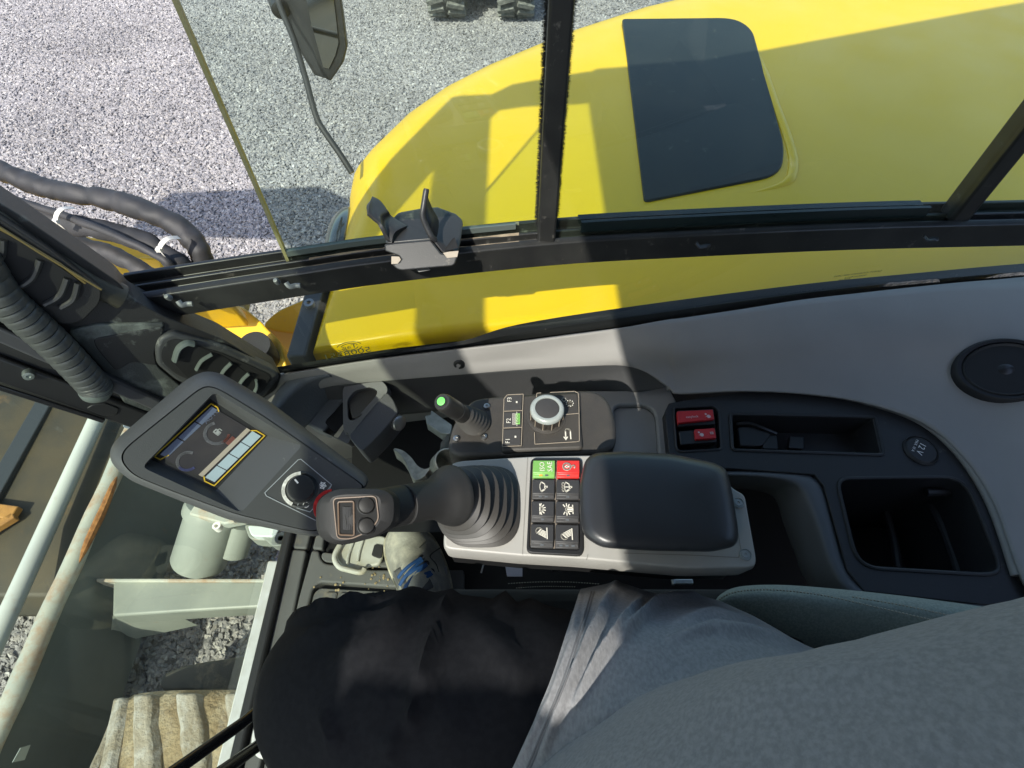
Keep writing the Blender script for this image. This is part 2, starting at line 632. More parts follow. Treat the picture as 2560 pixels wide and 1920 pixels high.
# ------------------------------------------------------------------ engine hood on the right of the cab
def engine_hood():
    t = thing('engine_hood', 'large yellow rounded engine cover outside the side window', 'engine cover', (0.3, 1.2, 0.7))
    ZT = 1.5
    ol = [(-.345, .60, .02, 0), (-.348, .80, .05, .006), (-.355, .95, .09, .01), (-.365, 1.08, .13, .02), (-.355, 1.14, .16, .05), (-.331, 1.20, .18, .09),
          (-.302, 1.26, .19, .105), (-.233, 1.404, .20, .115), (-.149, 1.525, .20, .118), (-.05, 1.63, .20, .118), (.081, 1.743, .2, .118),
          (.203, 1.844, .2, .118), (.441, 2.005, .2, .118), (.75, 2.16, .2, .118), (1.2, 2.36, .2, .118), (1.9, 2.6, .2, .118),
          (1.9, .84, .02, 0), (1.2, .80, .02, 0), (.75, .745, .02, 0), (.4, .705, .02, 0), (0, .655, .02, 0), (-.2, .625, .02, 0)]
    n = len(ol)
    pts = [Vector((a[0], a[1], 0)) for a in ol]
    nor = []
    for i in range(n):
        d = (pts[(i + 1) % n] - pts[i - 1]).normalized()
        nor.append(Vector((-d.y, d.x, 0)))
    c = sum(pts, Vector()) / n
    for i in range(n):
        if nor[i].dot(pts[i] - c) < 0: nor[i] = -nor[i]
    rings = []
    def ring(inset_f, z_f):
        return [pts[i] + nor[i] * (ol[i][3] - ol[i][2] * inset_f) + Vector((0, 0, ZT - ol[i][2] * z_f)) for i in range(n)]
    rings.append([p + nor[i] * ol[i][3] + Vector((0, 0, 0.75)) for i, p in enumerate(pts)])
    for k in range(0, 10):
        ph = math.radians(90 * k / 9)
        rings.append(ring(1 - math.cos(ph), 1 - math.sin(ph)))
    # the top: shrink towards a middle line so the top can be softly crowned
    top = rings[-1]
    for s, dz in ((.10, .004), (.25, .008), (.45, .011)):
        rings.append([p.lerp(Vector((c.x, c.y, ZT)), s) + Vector((0, 0, dz)) for p in top])
    mb = MB(); mb.loft(rings, True, True)
    mb.build('hood_shell', M_yellow, t, smooth=60)
    # dark service panel let into the top
    zz = ZT + 0.012
    q = [P(1555, 50, z=zz), P(1835, 47, z=zz), P(1880, 75, z=zz), P(1962, 375, z=zz), P(1950, 440, z=zz), P(1610, 507, z=zz)]
    pan = round_poly(q, [.01, .05, .05, .06, .05, .012], 5)
    m_pan = mat('dark_hood_panel', (0.016, 0.019, 0.019), 0.30, col2=(0.022, 0.025, 0.024), nscale=5, dust=(.20, .21, .17), dust_amt=.16, dscale=26, bump=.05, bscale=300, spec=.2)
    mb = MB(); mb.prism([p + Vector((0, 0, .004)) for p in pan], (0, 0, -.02))
    mb.build('service_panel', m_pan, t, bevel=.003)
    # raised lip on the rear side of the panel
    pth = smooth_path([P(1878, 95, z=zz), P(1925, 240, z=zz), P(1968, 360, z=zz), P(1975, 420, z=zz), P(1945, 458, z=zz), P(1800, 492, z=zz)], 6)
    mb = MB(); mb.tube([p + Vector((.006, -.004, -.006)) for p in pth], [.012 * min(1, i / 4, (len(pth) - 1 - i) / 8) + .0005 for i in range(len(pth))], 10)
    mb.build('panel_lip', M_yellow, t)
    # dark lamp set into the front corner and the edge seal towards the boom
    q = smooth_path([Vector((-.364, .80, 1.44)), Vector((-.376, .93, 1.42)), Vector((-.384, 1.03, 1.405)), Vector((-.386, 1.09, 1.40))], 4)
    mb = MB(); mb.tube(q, [.012 + .022 * math.sin(math.pi * (i + .3) / (len(q))) for i in range(len(q))], 10)
    mb.build('corner_lamp', mat('smoked_lens', (.03, .035, .04), .1, coat=.5), t)
    mb = MB(); mb.bx((-.385, .585, .9), (-.352, .775, 1.497))
    mb.build('edge_seal', mat('slate_rubber', (.035, .04, .045), .55), t, bevel=.004)
engine_hood()

# ------------------------------------------------------------------ mirror on its arm
def side_mirror():
    t = thing('side_mirror', 'black mirror on a bent thin arm in front of the hood', 'mirror', P(875, 425, z=1.48))
    arm = smooth_path([P(880, 432, t=1.262), P(850, 385, t=1.25), P(812, 330, t=1.245), P(790, 290, t=1.24), P(765, 200, t=1.235), P(735, 100, t=1.235), P(702, 20, t=1.235), P(690, -20, t=1.235)], 5)
    mb = MB(); mb.tube(arm, .0068, 12)
    mb.build('arm', M_rub, t)
    nm = V(-.42, -.80, -.12).normalized()
    c0 = P(800, 60, t=1.2)
    def mp(pts, h): return [P(x, y, pl=(c0 - nm * h, nm)) for x, y in pts]
    front = mp([(742, -70), (768, 60), (806, 190), (826, 204), (856, 160), (868, 120), (861, 60), (842, -70)], 0)
    back = mp([(680, -70), (708, 60), (785, 188), (826, 200), (857, 155), (866, 110), (858, 50), (840, -70)], .05)
    mb = MB(); mb.loft([front, [a.lerp(b, .7) - nm * .006 for a, b in zip(front, back)], back], True, True)
    mb.build('mirror_housing', M_plast, t, smooth=50, bevel=.004, seg=3)
    gl = mp([(752, -66), (778, 58), (808, 168), (822, 172), (838, 138), (846, 108), (840, 50), (826, -66)], -.003)
    mb = MB(); mb.prism(gl, nm * -.002)
    mb.build('mirror_glass', mat('mirror_silver', (.62, .64, .64), .08, 1.0), t, smooth=0)
    mb = MB(); mb.lathe(P(700, 15, t=1.262), P(690, -40, t=1.3) - P(705, 40, t=1.25), [(.012, -.02), (.02, -.016), (.024, .02), (.024, .05)], 14)
    mb.build('clamp', M_black, t)
side_mirror()

# ------------------------------------------------------------------ the other machine's wheels far out on the gravel
def parked_machine():
    t = thing('parked_machine', 'grimy machine standing on the gravel at the top edge, only its tyres showing', 'machine', P(1240, 0, z=0))
    m_t = mat('muddy_tyre', (.15, .15, .13), .85, col2=(.05, .05, .048), nscale=16)
    for px, w in ((1115, .30), (1290, .30)):
        c = P(px, -70, z=0.33)
        c = Vector((c.x, 5.70, .36))
        mb = MB()
        mb.lathe(c, (1, 0, 0), [(.20, -.15), (.30, -.15), (.335, -.12), (.345, 0), (.335, .12), (.30, .15), (.20, .15)], 40)
        ty = mb.build('tyre', m_t, t, smooth=40)
        for s in (-1, 1):
            lb = MB()
            for k in range(20):
                a = 2 * math.pi * (k + (.5 if s > 0 else 0)) / 20
                w_ = Vector((0, math.cos(a), math.sin(a)))
                tg = Vector((0, -math.sin(a), math.cos(a)))
                p0 = c + w_ * .335 + Vector((s * .012, 0, 0))
                p1 = c + w_ * .325 + Vector((s * .155, 0, 0)) + tg * .05
                lb.bar(p0, p1, .045, .06, up=w_)
            lb.build('tread_lug', mat('tyre_lug', (.22, .215, .19), .85, col2=(.10, .1, .09), nscale=30), ty, bevel=.005)
    x0 = P(1165, 20, z=.3).x
    mb = MB(); mb.bx((-.62, 5.62, .22), (.08, 6.4, .75))
    mb.build('chassis', mat('dirty_steel', (.13, .13, .10), .7, col2=(.07, .07, .06), nscale=12), t, bevel=.02)
parked_machine()

# ------------------------------------------------------------------ boom foot, hoses
def boom():
    t = thing('boom', 'yellow digging boom foot beside the cab under the hoses', 'boom', (-.7, .95, .9))
    def plate(pts, vec, nm='plate', m=M_boom, bev=.008):
        mb = MB(); mb.prism(pts, vec); return mb.build(nm, m, t, bevel=bev, seg=3)
    # long boom beam running forward under the hoses
    a = [P(-120, 455, t=1.12), P(40, 505, t=1.12), P(185, 585, t=1.12), P(330, 648, t=1.12), P(470, 735, t=1.12), P(400, 760, t=1.12), P(200, 690, t=1.12), P(-120, 600, t=1.12)]
    plate(a, Vector((0, .02, -.12)), 'boom_beam')
    a = [P(330, 660, t=1.04), P(345, 637, t=1.04), P(405, 640, t=1.04), P(420, 690, t=1.04), P(500, 690, t=1.04), P(560, 716, t=1.04), P(580, 760, t=1.05), P(400, 770, t=1.05)]
    plate(a, Vector((-.01, .03, -.1)), 'bracket')
    mb = MB()
    rings = []
    for x, y, z, w, h in ((-.80, .93, 1.22, .10, .12), (-1.5, .94, 1.34, .10, .15), (-2.0, .95, 2.25, .10, .20), (-2.3, .95, 2.42, .10, .20), (-3.2, .95, 2.40, .10, .14)):
        rings.append([V(x, y - w, z - h), V(x, y + w, z - h), V(x, y + w, z + h), V(x, y - w, z + h)])
    mb.loft(rings, True, True); mb.build('main_beam', M_boom, t, bevel=.01, smooth=30)
    # castings seen through the low side glass
    q = [P(430, 790, t=1.18), P(600, 760, t=1.18), P(650, 800, t=1.16), P(668, 822, t=1.15), P(700, 850, t=1.15), P(720, 930, t=1.15), P(640, 960, t=1.2), P(440, 850, t=1.2)]
    plate(round_poly(q, .02), Vector((0, .02, -.12)), 'pivot_casting')
    q = [P(655, 812, t=1.30), P(690, 778, t=1.30), P(790, 735, t=1.30), P(800, 800, t=1.30), P(750, 835, t=1.30), P(710, 830, t=1.30), P(672, 824, t=1.30)]
    plate(round_poly(q, .02), Vector((0, .01, -.10)), 'swing_lug')
    mb = MB(); mb.lathe(P(640, 870, t=1.10), (.1, -.2, 1), [(.001, .012), (.03, .012), (.032, 0), (.032, -.05)], 28)
    mb.build('pivot_pin', M_rub, t, smooth=30)
    mb = MB(); mb.lathe(P(777, 766, t=1.02), (0, -.1, 1), [(.004, .004), (.004, .012), (.009, .012), (.009, -.03), (.014, -.03), (.014, -.06)], 18)
    mb.build('grease_fitting', mat('fitting_grey', (.2, .22, .24), .4, .6), t, smooth=30)
    q = [P(520, 672, t=1.25), P(545, 655, t=1.25), P(575, 668, t=1.25), P(572, 700, t=1.25), P(530, 705, t=1.25)]
    plate(q, Vector((0, .01, -.12)), 'end_cap', mat('pale_blue_cap', (.30, .36, .45), .4, col2=(.2, .2, .17), nscale=40))
    q = [P(690, 775, t=1.5), P(760, 745, t=1.5), P(800, 740, t=1.5), P(790, 900, t=1.5), P(700, 960, t=1.5), P(690, 850, t=1.5)]
    plate(q, Vector((0, .05, -.2)), 'steel_base', M_machine)
boom()

M_hose = mat('black_hose_sleeve', (0.032, 0.031, 0.032), 0.62, col2=(0.022, 0.022, 0.022), nscale=30, bump=.35, bscale=1500)
M_tie = mat('white_cable_tie', (.62, .60, .54), .5)
def hose(label, pts, r, wr=.0, cat='hose', m=None):
    path = smooth_path([P(x, y, t=t) for x, y, t in pts], 12)
    rad = []
    for i in range(len(path)):
        s = i * .9
        rad.append(r * (1 + wr * (mnoise.noise(Vector((s * .35, r * 100, 0))) + .5 * mnoise.noise(Vector((s * 1.1, 3, r * 50))))))
    mb = MB(); mb.tube(path, rad, 16)
    # creases of the loose sleeve
    if wr:
        for i, p in enumerate(mb.v):
            p += Vector((mnoise.noise(p * 38), mnoise.noise(p * 38 + Vector((9, 0, 0))), mnoise.noise(p * 38 + Vector((0, 9, 0))))) * r * .22
    o = mb.build('hydraulic_hose', m or M_hose, None, smooth=70, loc=path[len(path) // 2])
    tag(o, label, cat, 'hoses looping down to the boom')
    return o
hose('thickest black sleeved hose, outermost of the loop over the gravel',
     [(-90, 395, .98), (0, 425, .97), (70, 455, .96), (160, 480, .95), (280, 500, .94), (380, 533, .93), (460, 580, .93), (503, 640, .94), (505, 690, .98), (470, 740, 1.05)], .0172, .13)
hose('black sleeved hose held by two white cable ties',
     [(-90, 470, .97), (0, 500, .96), (80, 530, .95), (170, 560, .94), (280, 580, .93), (370, 610, .92), (430, 650, .92), (475, 690, .94), (480, 760, 1.0)], .0165, .12)
h3 = hose('thin smooth black cable strapped along the tied hose',
     [(-90, 450, .94), (0, 485, .93), (80, 512, .92), (150, 535, .91), (230, 565, .90), (310, 598, .895), (380, 632, .895), (425, 662, .90), (450, 720, .95)], .0062, .02, 'cable')
hose('lowest black sleeved hose, half behind the window pillar',
     [(60, 570, 1.0), (120, 592, .99), (200, 612, .98), (290, 640, .97), (360, 680, .97), (410, 725, .98), (440, 790, 1.05)], .0150, .13)
hose('black sleeved hose tucked under the others beside the rail',
     [(200, 650, 1.06), (290, 700, 1.06), (360, 740, 1.06), (420, 780, 1.06)], .014, .1)
for px, py, ang, tt, lab in ((158, 540, 62, .895, 'white cable tie around two hoses, nearer the window pillar'), (418, 612, 50, .88, 'white cable tie around two hoses, at the bend of the loop')):
    c = P(px, py, t=tt)
    f = Frame(c, P(px + 10, py, t=tt) - c, P(px, py - 10, t=tt) - c)
    ca, sa = math.cos(math.radians(ang)), math.sin(math.radians(ang))
    mb = MB()
    L_ = .019
    pts = [f.p(-ca * L_, -sa * L_, -.012), f.p(-ca * L_ * .6, -sa * L_ * .6, .006), f.p(0, 0, .011), f.p(ca * L_ * .6, sa * L_ * .6, .006), f.p(ca * L_, sa * L_, -.012)]
    pts = smooth_path(pts, 5)
    s = f.ex * -sa + f.ey * ca
    s = f.n.cross(pts[-1] - pts[0]).normalized() * .004
    mb.loft([[p - s, p + s, p + s + f.n * .0016, p - s + f.n * .0016] for p in pts], True, True)
    mb.box(f.p(-ca * .012, -sa * .012, .008), (.008, .008, .006))
    o = mb.build('cable_tie', M_tie, None, smooth=40, bevel=.0005, loc=c)
    tag(o, lab, 'cable tie', 'cable ties on the hoses')

# ------------------------------------------------------------------ dozer blade in front
def blade():
    t = thing('dozer_blade', 'pale grey dozer blade with chipped rusty top edge', 'dozer blade', (-1.4, .4, 0))
    m_top = mat('chipped_blade_paint', (.48, .48, .41), .5, col2=(.38, .40, .36), nscale=7, dust=(.36, .17, .06), dust_amt=.62, dscale=11)
    m_back = mat('blade_back_shade', (.12, .14, .14), .5, col2=(.09, .105, .105), nscale=4, dust=(.25, .15, .08), dust_amt=.1)  # back plate darkened, its shade put into the colour
    y0, y1 = -.85, 1.24
    XB = -1.372
    mb = MB()
    prof = [(.0, .03), (.07, .12), (.06, .28), (.03, .40), (.015, .49), (-.005, .495), (-.01, .40), (.02, .28), (.03, .12), (-.03, .03)]
    mb.loft([[Vector((XB + x, y, z)) for x, z in prof] for y in (y0, y1)], True, True)
    mb.build('blade_plate', m_back, t, smooth=40)
    path = []
    for k in range(40):
        y = y0 + (y1 - y0) * k / 39
        path.append(Vector((XB + .006 * mnoise.noise(Vector((y * 4, 0, 0))), y, .495 + .005 * mnoise.noise(Vector((y * 5, 3, 0))))))
    mb = MB(); mb.tube(path, [.028 * (1 + .2 * mnoise.noise(Vector((p.y * 6, 9, 1)))) for p in path], 14)
    mb.build('top_edge', m_top, t, smooth=60)
    m_rust = mat('rust_flake', (.42, .19, .06), .8, col2=(.22, .09, .03), nscale=60, bump=.4, bscale=300)
    ya = P(262, 1190, z=.5).y
    mb = MB(); mb.tube([Vector((XB + .026, ya - .30 + .30 * k / 8, .505 + .002 * math.sin(k))) for k in range(9)], [.001, .009, .012, .013, .014, .013, .012, .010, .001], 8)
    mb.build('rust_patch', m_rust, t)
    # push arm with its flange and gusset
    zt = .40
    q = [P(282, 1452, z=zt), P(700, 1453, z=zt), P(800, 1453, z=zt), P(800, 1512, z=zt), P(690, 1516, z=zt), P(480, 1528, z=zt), P(280, 1541, z=zt)]
    mb = MB(); mb.prism(q, (0, 0, -.10)); mb.build('push_arm', M_machine, t, bevel=.008, seg=3)
    q = [P(240, 1446, z=zt + .012), P(800, 1447, z=zt + .012), P(800, 1455, z=zt + .012), P(240, 1454, z=zt + .012)]
    mb = MB(); mb.prism(q, (0, 0, -.09)); mb.build('arm_flange', m_top, t, bevel=.003)
    a = P(279, 1538, z=.36); b = P(425, 1530, z=.36); c_ = P(270, 1618, z=.20); d_ = P(300, 1606, z=.15); e_ = P(357, 1538, z=.36)
    mb = MB()
    mb.add([a, b, c_, d_, e_, a - V(0, 0, .2), b - V(0, 0, .2)], [(0, 4, 3, 2), (4, 1, 3), (0, 2, 5), (2, 3, 6, 5), (3, 1, 6)])
    mb.build('gusset', M_machine, t, bevel=.006, seg=2)
    # lift cylinder and its mounts
    ca, cb = P(532, 1288, z=.50), P(498, 1402, z=.38)
    mb = MB(); mb.lathe(ca, cb - ca, [(.06, -.05), (.088, -.04), (.092, -.02), (.092, .0), (.082, .005), (.086, (cb - ca).length), (.080, (cb - ca).length + .012), (.05, (cb - ca).length + .012)], 32); mb.build('lift_cylinder', M_machine, t, smooth=40)
    cc = P(592, 1340, z=.42)
    mb = MB(); mb.lathe(cc, cb - ca, [(.04, -.06), (.05, -.055), (.052, .06), (.04, .07)], 24); mb.build('cylinder_rod', M_machine, t, smooth=40)
    q = [P(470, 1285, z=.60), P(500, 1240, z=.60), P(620, 1262, z=.60), P(610, 1300, z=.60), P(560, 1310, z=.60)]
    mb = MB(); mb.prism(q, (0, 0, -.04)); mb.build('cylinder_clamp', m_top, t, bevel=.006)
    q = [P(610, 1310, z=.85), P(690, 1320, z=.85), P(690, 1352, z=.85), P(640, 1350, z=.85), P(622, 1345, z=.85)]
    mb = MB(); mb.prism(round_poly(q, .01), (0, 0, -.05)); mb.build('mount_plate', M_machine, t, bevel=.004)
    mb = MB(); mb.lathe(P(545, 1318, z=.66), (0, 0, 1), [(.006, 0), (.006, .012), (.012, .012), (.012, -.01)], 16); mb.build('grease_nipple', M_white, t)
    q = [P(50, 1870, x=XB + .078), P(75, 1862, x=XB + .078), P(60, 1900, x=XB + .078), P(30, 1906, x=XB + .078)]
    mb = MB(); mb.prism(q, (.004, 0, .003)); mb.build('sticker', mat('pale_sticker', (.4, .45, .43), .5), t)
blade()

def pipe():
    a, b = P(-60, 1712, z=.33), P(268, 990, z=.33)
    d = (b - a).normalized()
    mb = MB(); mb.tube([a - d * .6, a, b, b + d * .6], .029, 20)
    o = mb.build('white_pipe', mat('white_enamel_pipe', (.62, .64, .58), .35, col2=(.52, .54, .52), nscale=3, dust=(.45, .38, .3), dust_amt=.2), None, smooth=50, loc=(a + b) / 2)
    tag(o, 'long round white pipe lying across in front of the dozer blade', 'pipe')
pipe()

def bucket():
    t = thing('digging_bucket', 'rusty brown digging bucket resting on the ground beyond the white pipe', 'bucket', (-2.3, 1.1, 0))
    m_b = mat('brown_worn_steel', (.075, .058, .032), .6, col2=(.038, .036, .028), nscale=5, dust=(.22, .12, .04), dust_amt=.3, dscale=6)
    mb = MB()
    prof = [(.50, .02), (.47, .12), (.52, .21), (.75, .26), (1.3, .27), (1.9, .24), (1.9, .02)]
    mb.loft([[Vector((x, y, z)) for y, z in prof] for x in (-3.6, -1.55)], True, True)
    mb.build('bucket_shell', m_b, t, smooth=30, bevel=.01)
    m_o = mat('orange_worn_edge', (.45, .22, .05), .6, col2=(.3, .14, .04), nscale=20)
    mb = MB(); mb.bar(P(-80, 1268, z=.29), P(42, 1285, z=.29), .05, .03); mb.bar(P(-60, 1350, z=.29), P(40, 1290, z=.29), .03, .03)
    mb.build('cutting_edge', m_o, t, bevel=.004)
    for lo, hi in (((-3.0, .60, .262), (-2.9, 1.7, .29)), ((-2.0, .60, .262), (-1.93, 1.7, .285))):
        mb = MB(); mb.bx(lo, hi); mb.build('wear_strip', mat('dark_worn_steel', (.04, .045, .05), .5), t, bevel=.004)
bucket()

# ------------------------------------------------------------------ crawler track
def track():
    t = thing('crawler_track', 'rubber crawler track caked in tan mud below the windscreen', 'track', (-.5, -.1, 0))
    m_t = mat('muddy_rubber_track', (.38, .30, .18), .9, col2=(.22, .16, .09), nscale=14, ncon=(.35, .7), bump=.9, bscale=90, dust=(.52, .46, .34), dust_amt=.5, dscale=9)
    m_l = mat('worn_track_lug', (.37, .35, .31), .85, col2=(.20, .155, .09), nscale=16, ncon=(.42, .62), bump=.9, bscale=120, dust=(.40, .38, .34), dust_amt=.5, dscale=16)
    y0, y1, R = -.30, .185, .30
    zc = .31
    xs = -.83
    prof = []
    for k in range(0, 15):
        a = math.radians(90 + 180 * k / 14)
        prof.append((xs + R * math.cos(a), zc + R * math.sin(a)))
    prof = [(1.6, zc + R)] + prof + [(1.6, zc - R)]
    inner = [(xs + (x - xs) * .9 if x < xs else x, zc + (z - zc) * .9) for x, z in prof]
    mb = MB()
    n = len(prof)
    rows = []
    for y, k in ((y0, 0), (y0 + .02, 1), (y1 - .02, 1), (y1, 0)):
        rows.append([Vector((x, y, z)) if k else Vector((x + (.02 if x < xs else 0), y, z - .02 * (z - zc) / R)) for x, z in prof])
    mb.grid(rows)
    mb.grid([[Vector((x, y, z)) for x, z in inner] for y in (y0, y1)])
    for y in (y0, y1):
        mb.grid([[Vector((x, y, z)) for x, z in inner], [Vector((x + (.02 if x < xs else 0), y, z - .02 * (z - zc) / R)) for x, z in prof]])
    mb.v = [p + Vector((mnoise.noise(p * 14), 0, mnoise.noise(p * 14 + V(5, 5, 5)))) * .006 for p in mb.v]
    mb.build('track_belt', m_t, t, smooth=50)
    def at(s):     # arc position over the front of the track
        if s < 0: return Vector((xs - s, 0, zc + R)), Vector((0, 0, 1)), Vector((-1, 0, 0))
        a = math.pi / 2 + s / R
        w = Vector((math.cos(a), 0, math.sin(a)))
        return Vector((xs, 0, zc)) + w * R, w, Vector((-math.sin(a), 0, math.cos(a)))
    k = 0
    s = -.55
    while s < .75:
        p, w, tg = at(s)
        for side in (0, 1):
            off = .0 if side else .035
            ya, yb = (-.045, y1 - .012) if side else (y0 + .012, -.075)
            slant = .10 if side else -.10
            mb = MB()
            rows = []
            m = 6
            for j in range(m + 1):
                y = ya + (yb - ya) * j / m
                sh = tg * (slant * (j / m - .5) + off)
                wd_ = .030 + .006 * mnoise.noise(Vector((s * 9, y * 20, 0)))
                top = .018 + .007 * mnoise.noise(Vector((s * 5, y * 30, 5)))
                c = Vector((p.x, y, p.z)) + sh + tg * .008 * mnoise.noise(Vector((s * 7, y * 25, 2)))
                rows.append([c - tg * wd_ * 1.25 - w * .006, c - tg * wd_ * .8 + w * top, c + tg * wd_ * .8 + w * top, c + tg * wd_ * 1.25 - w * .006])
            mb.loft(rows, True, True)
            mb.build('track_lug', m_l, t, smooth=40, bevel=.006)
        s += .125
        k += 1
    mb = MB(); mb.lathe((xs, y1 - .02, zc), (0, 1, 0), [(.05, .055), (.11, .05), (.20, .02), (.245, .015), (.255, 0)], 32)
    q = [P(398, 1692, z=.45), P(430, 1672, z=.45), P(500, 1655, z=.45), P(620, 1638, z=.45), P(900, 1620, z=.45), P(900, 1730, z=.45), P(400, 1730, z=.45)]
    mf = MB(); mf.prism(round_poly(q, .03), (0, 0, -.25)); mf.build('track_frame', mat('dark_track_frame', (.05, .048, .04), .6, dust=DUST, dust_amt=.35), t, bevel=.015, seg=3)
    mb.build('idler_wheel', mat('dark_idler', (.035, .034, .03), .6, dust=DUST, dust_amt=.3), t, smooth=30)
track()
# ================================================================== THE CAB: shell, glass, frame
ZS, ZR = 1.575, 1.75
sill_px = [(560, 955), (705, 932), (850, 908), (1000, 886), (1290, 853), (1600, 812), (2000, 753), (2300, 720), (2560, 697), (2800, 678)]
SILL = smooth_path([P(x, y, z=ZS) for x, y in sill_px], 5)
rail_px = [(300, 756), (500, 724), (720, 690), (960, 655), (1380, 611), (1740, 590), (2150, 572), (2560, 562), (2850, 556)]
RAIL = smooth_path([P(x, y, z=ZR) for x, y in rail_px], 5)

def along(path, i):
    a, b = path[max(i - 1, 0)], path[min(i + 1, len(path) - 1)]
    d = b - a; d.z = 0
    d.normalize()
    return d, Vector((-d.y, d.x, 0))      # direction, outward normal (+y side)

def at_x(path, x):
    for a, b in zip(path, path[1:]):
        if a.x <= x <= b.x:
            return a.lerp(b, (x - a.x) / (b.x - a.x))
    return path[0].copy() if x < path[0].x else path[-1].copy()

def sweep(path, prof):
    rings = []
    for i, p in enumerate(path):
        d, n = along(path, i)
        rings.append([p + n * o + Vector((0, 0, z)) for o, z in prof])
    return rings

# ---- window frame: lower rail with its sliding track
def window_frame():
    t = thing('window_frame', 'black sliding window rail with a dusty double track along the cab side', 'window frame', at_x(RAIL, .1))
    mb = MB()
    mb.loft(sweep(RAIL, [(0, -.038), (0, 0), (.006, .003), (.009, .003), (.009, -.008), (.022, -.008), (.022, .002), (.026, .002), (.026, -.008), (.040, -.008), (.040, .006), (.046, .006), (.046, -.038)]), True, True)
    mb.build('lower_rail', M_rail, t, smooth=30, bevel=.0012, seg=2)
    # dry mud lying in the front of the track
    pth = [p for p in RAIL if -.275 < p.x < .035]
    for nm, o0, w in (('mud_line', .0245, .0035), ('mud_line', .0415, .005), ('mud_line', .0085, .002)):
        mb = MB()
        rows = []
        for i, p in enumerate(smooth_path(pth, 8)):
            k = 1 + 1.2 * mnoise.noise(Vector((p.x * 45, o0 * 300, 0)))
            z0 = .0025 if o0 < .03 else .0065
            rows.append([p + Vector((0, o0 - w * k / 2, z0 - .001)), p + Vector((0, o0, z0 + .001 * k)), p + Vector((0, o0 + w * k / 2, z0 - .001))])
        mb.grid(rows)
        mb.build(nm, M_mud, t, smooth=60)
    # bolt heads and little bent catches on the rail
    m_s = mat('scuffed_aluminium', (.20, .21, .21), .5, .5)
    for px, py in ((690, 702), (418, 742)):
        c = P(px, py, z=ZR + .004)
        mb = MB(); mb.lathe(c, (0, -.5, 1), [(.001, .003), (.0025, .0028), (.0036, 0), (.0036, -.006)], 12)
        mb.build('rivet', m_s, t, smooth=50)
    for px, py in ((715, 706), (445, 752), (1740, 607), (2310, 590)):
        c = P(px, py, z=ZR + .003)
        c2 = P(px + 24, py + 8, z=ZR - .004)
        mb = MB(); mb.tube(smooth_path([c, c.lerp(c2, .4) + V(0, -.003, -.002), c2, c2 + V(.006, 0, 0)], 4), .0032, 8, flat=.5)
        mb.build('catch', m_s if px < 1000 else M_rail, t)
    # posts
    def post(x, w, o0, o1, nm):
        b = at_x(RAIL, x)
        mb = MB(); mb.bx((x - w / 2, b.y + o0, b.z - .004), (x + w / 2, b.y + o1, 2.62))
        return mb.build(nm, M_rail, t, bevel=.003)
    p1 = post(.0455, .0235, .004, .038, 'centre_post')
    m_br = mat('brush_fibre', (.014, .013, .012), .8)
    for s in (-1, 1):
        mb = MB()
        b = at_x(RAIL, .0455)
        x0 = .0455 + s * .0118
        random.seed(5 + s)
        for k in range(4200):
            z = b.z + .012 + .85 * k / 4200
            y = b.y + random.uniform(.020, .034)
            l = random.uniform(.0030, .0054) * (1 + .25 * mnoise.noise(Vector((z * 60, s, 0))))
            a = Vector((x0 - s * .001, y, z))
            e = Vector((x0 + s * l, y + random.uniform(-.002, .002), z + random.uniform(-.0035, .0035)))
            w = .00042
            mb.add([a + V(0, 0, -w), a + V(0, w, w), a + V(0, -w, w), e], [(0, 1, 3), (1, 2, 3), (2, 0, 3)])
        tag(mb.build('brush_seal', m_br, p1, smooth=0), kind='stuff')
    p2 = post(.612, .024, .008, .04, 'rear_post')
    mb = MB()
    b = at_x(RAIL, .6)
    for k in range(900):
        z = b.z + .01 + .8 * k / 900
        a = Vector((.624, b.y + random.uniform(.02, .034), z))
        e = a + Vector((random.uniform(.003, .007), random.uniform(-.002, .002), random.uniform(-.003, .003)))
        mb.add([a + V(0, 0, -.0006), a + V(0, .0006, .0006), a + V(0, -.0006, .0006), e], [(0, 1, 3), (1, 2, 3), (2, 0, 3)])
    tag(mb.build('brush_seal', m_br, p2, smooth=0), kind='stuff')
    mb = MB(); mb.loft(sweep([p + V(0, 0, .86) for p in RAIL], [(0, -.02), (0, .03), (.05, .03), (.05, -.02)]), True, True)
    mb.build('upper_rail', M_rail, t)
window_frame()

G_side = glass_mat('tinted_side_glass', (.70, .81, .735), haze=(.60, .62, .48), haze_amt=.014, streak=.035)
G_low = glass_mat('tinted_low_glass', (.90, .94, .84), haze_amt=.012, streak=.025)
G_front = glass_mat('tinted_windscreen', (.70, .78, .66), haze=(.55, .50, .36), haze_amt=.03, streak=.05)
G_clear = glass_mat('clear_roof_glass', (.93, .95, .94), haze_amt=.0, streak=.01)

def pane(name, label, x0, x1, off, zt=2.60):
    pts = [p for p in RAIL if x0 < p.x < x1]
    pts = [at_x(RAIL, x0)] + pts + [at_x(RAIL, x1)]
    mb = MB()
    r0 = [p + V(0, off, -.004) for p in pts]
    r1 = [Vector((p.x, p.y + off, zt)) for p in pts]
    mb.grid([r0, r1])
    t = thing(name, label, 'window', pts[0] + V(0, off, 0))
    mb.build('pane', G_side, t, smooth=60)
    return t, pts
w1, pts = pane('sliding_window', 'front sliding pane of the side window, its bare olive glass edge standing open', -.2865, .05, .0315)
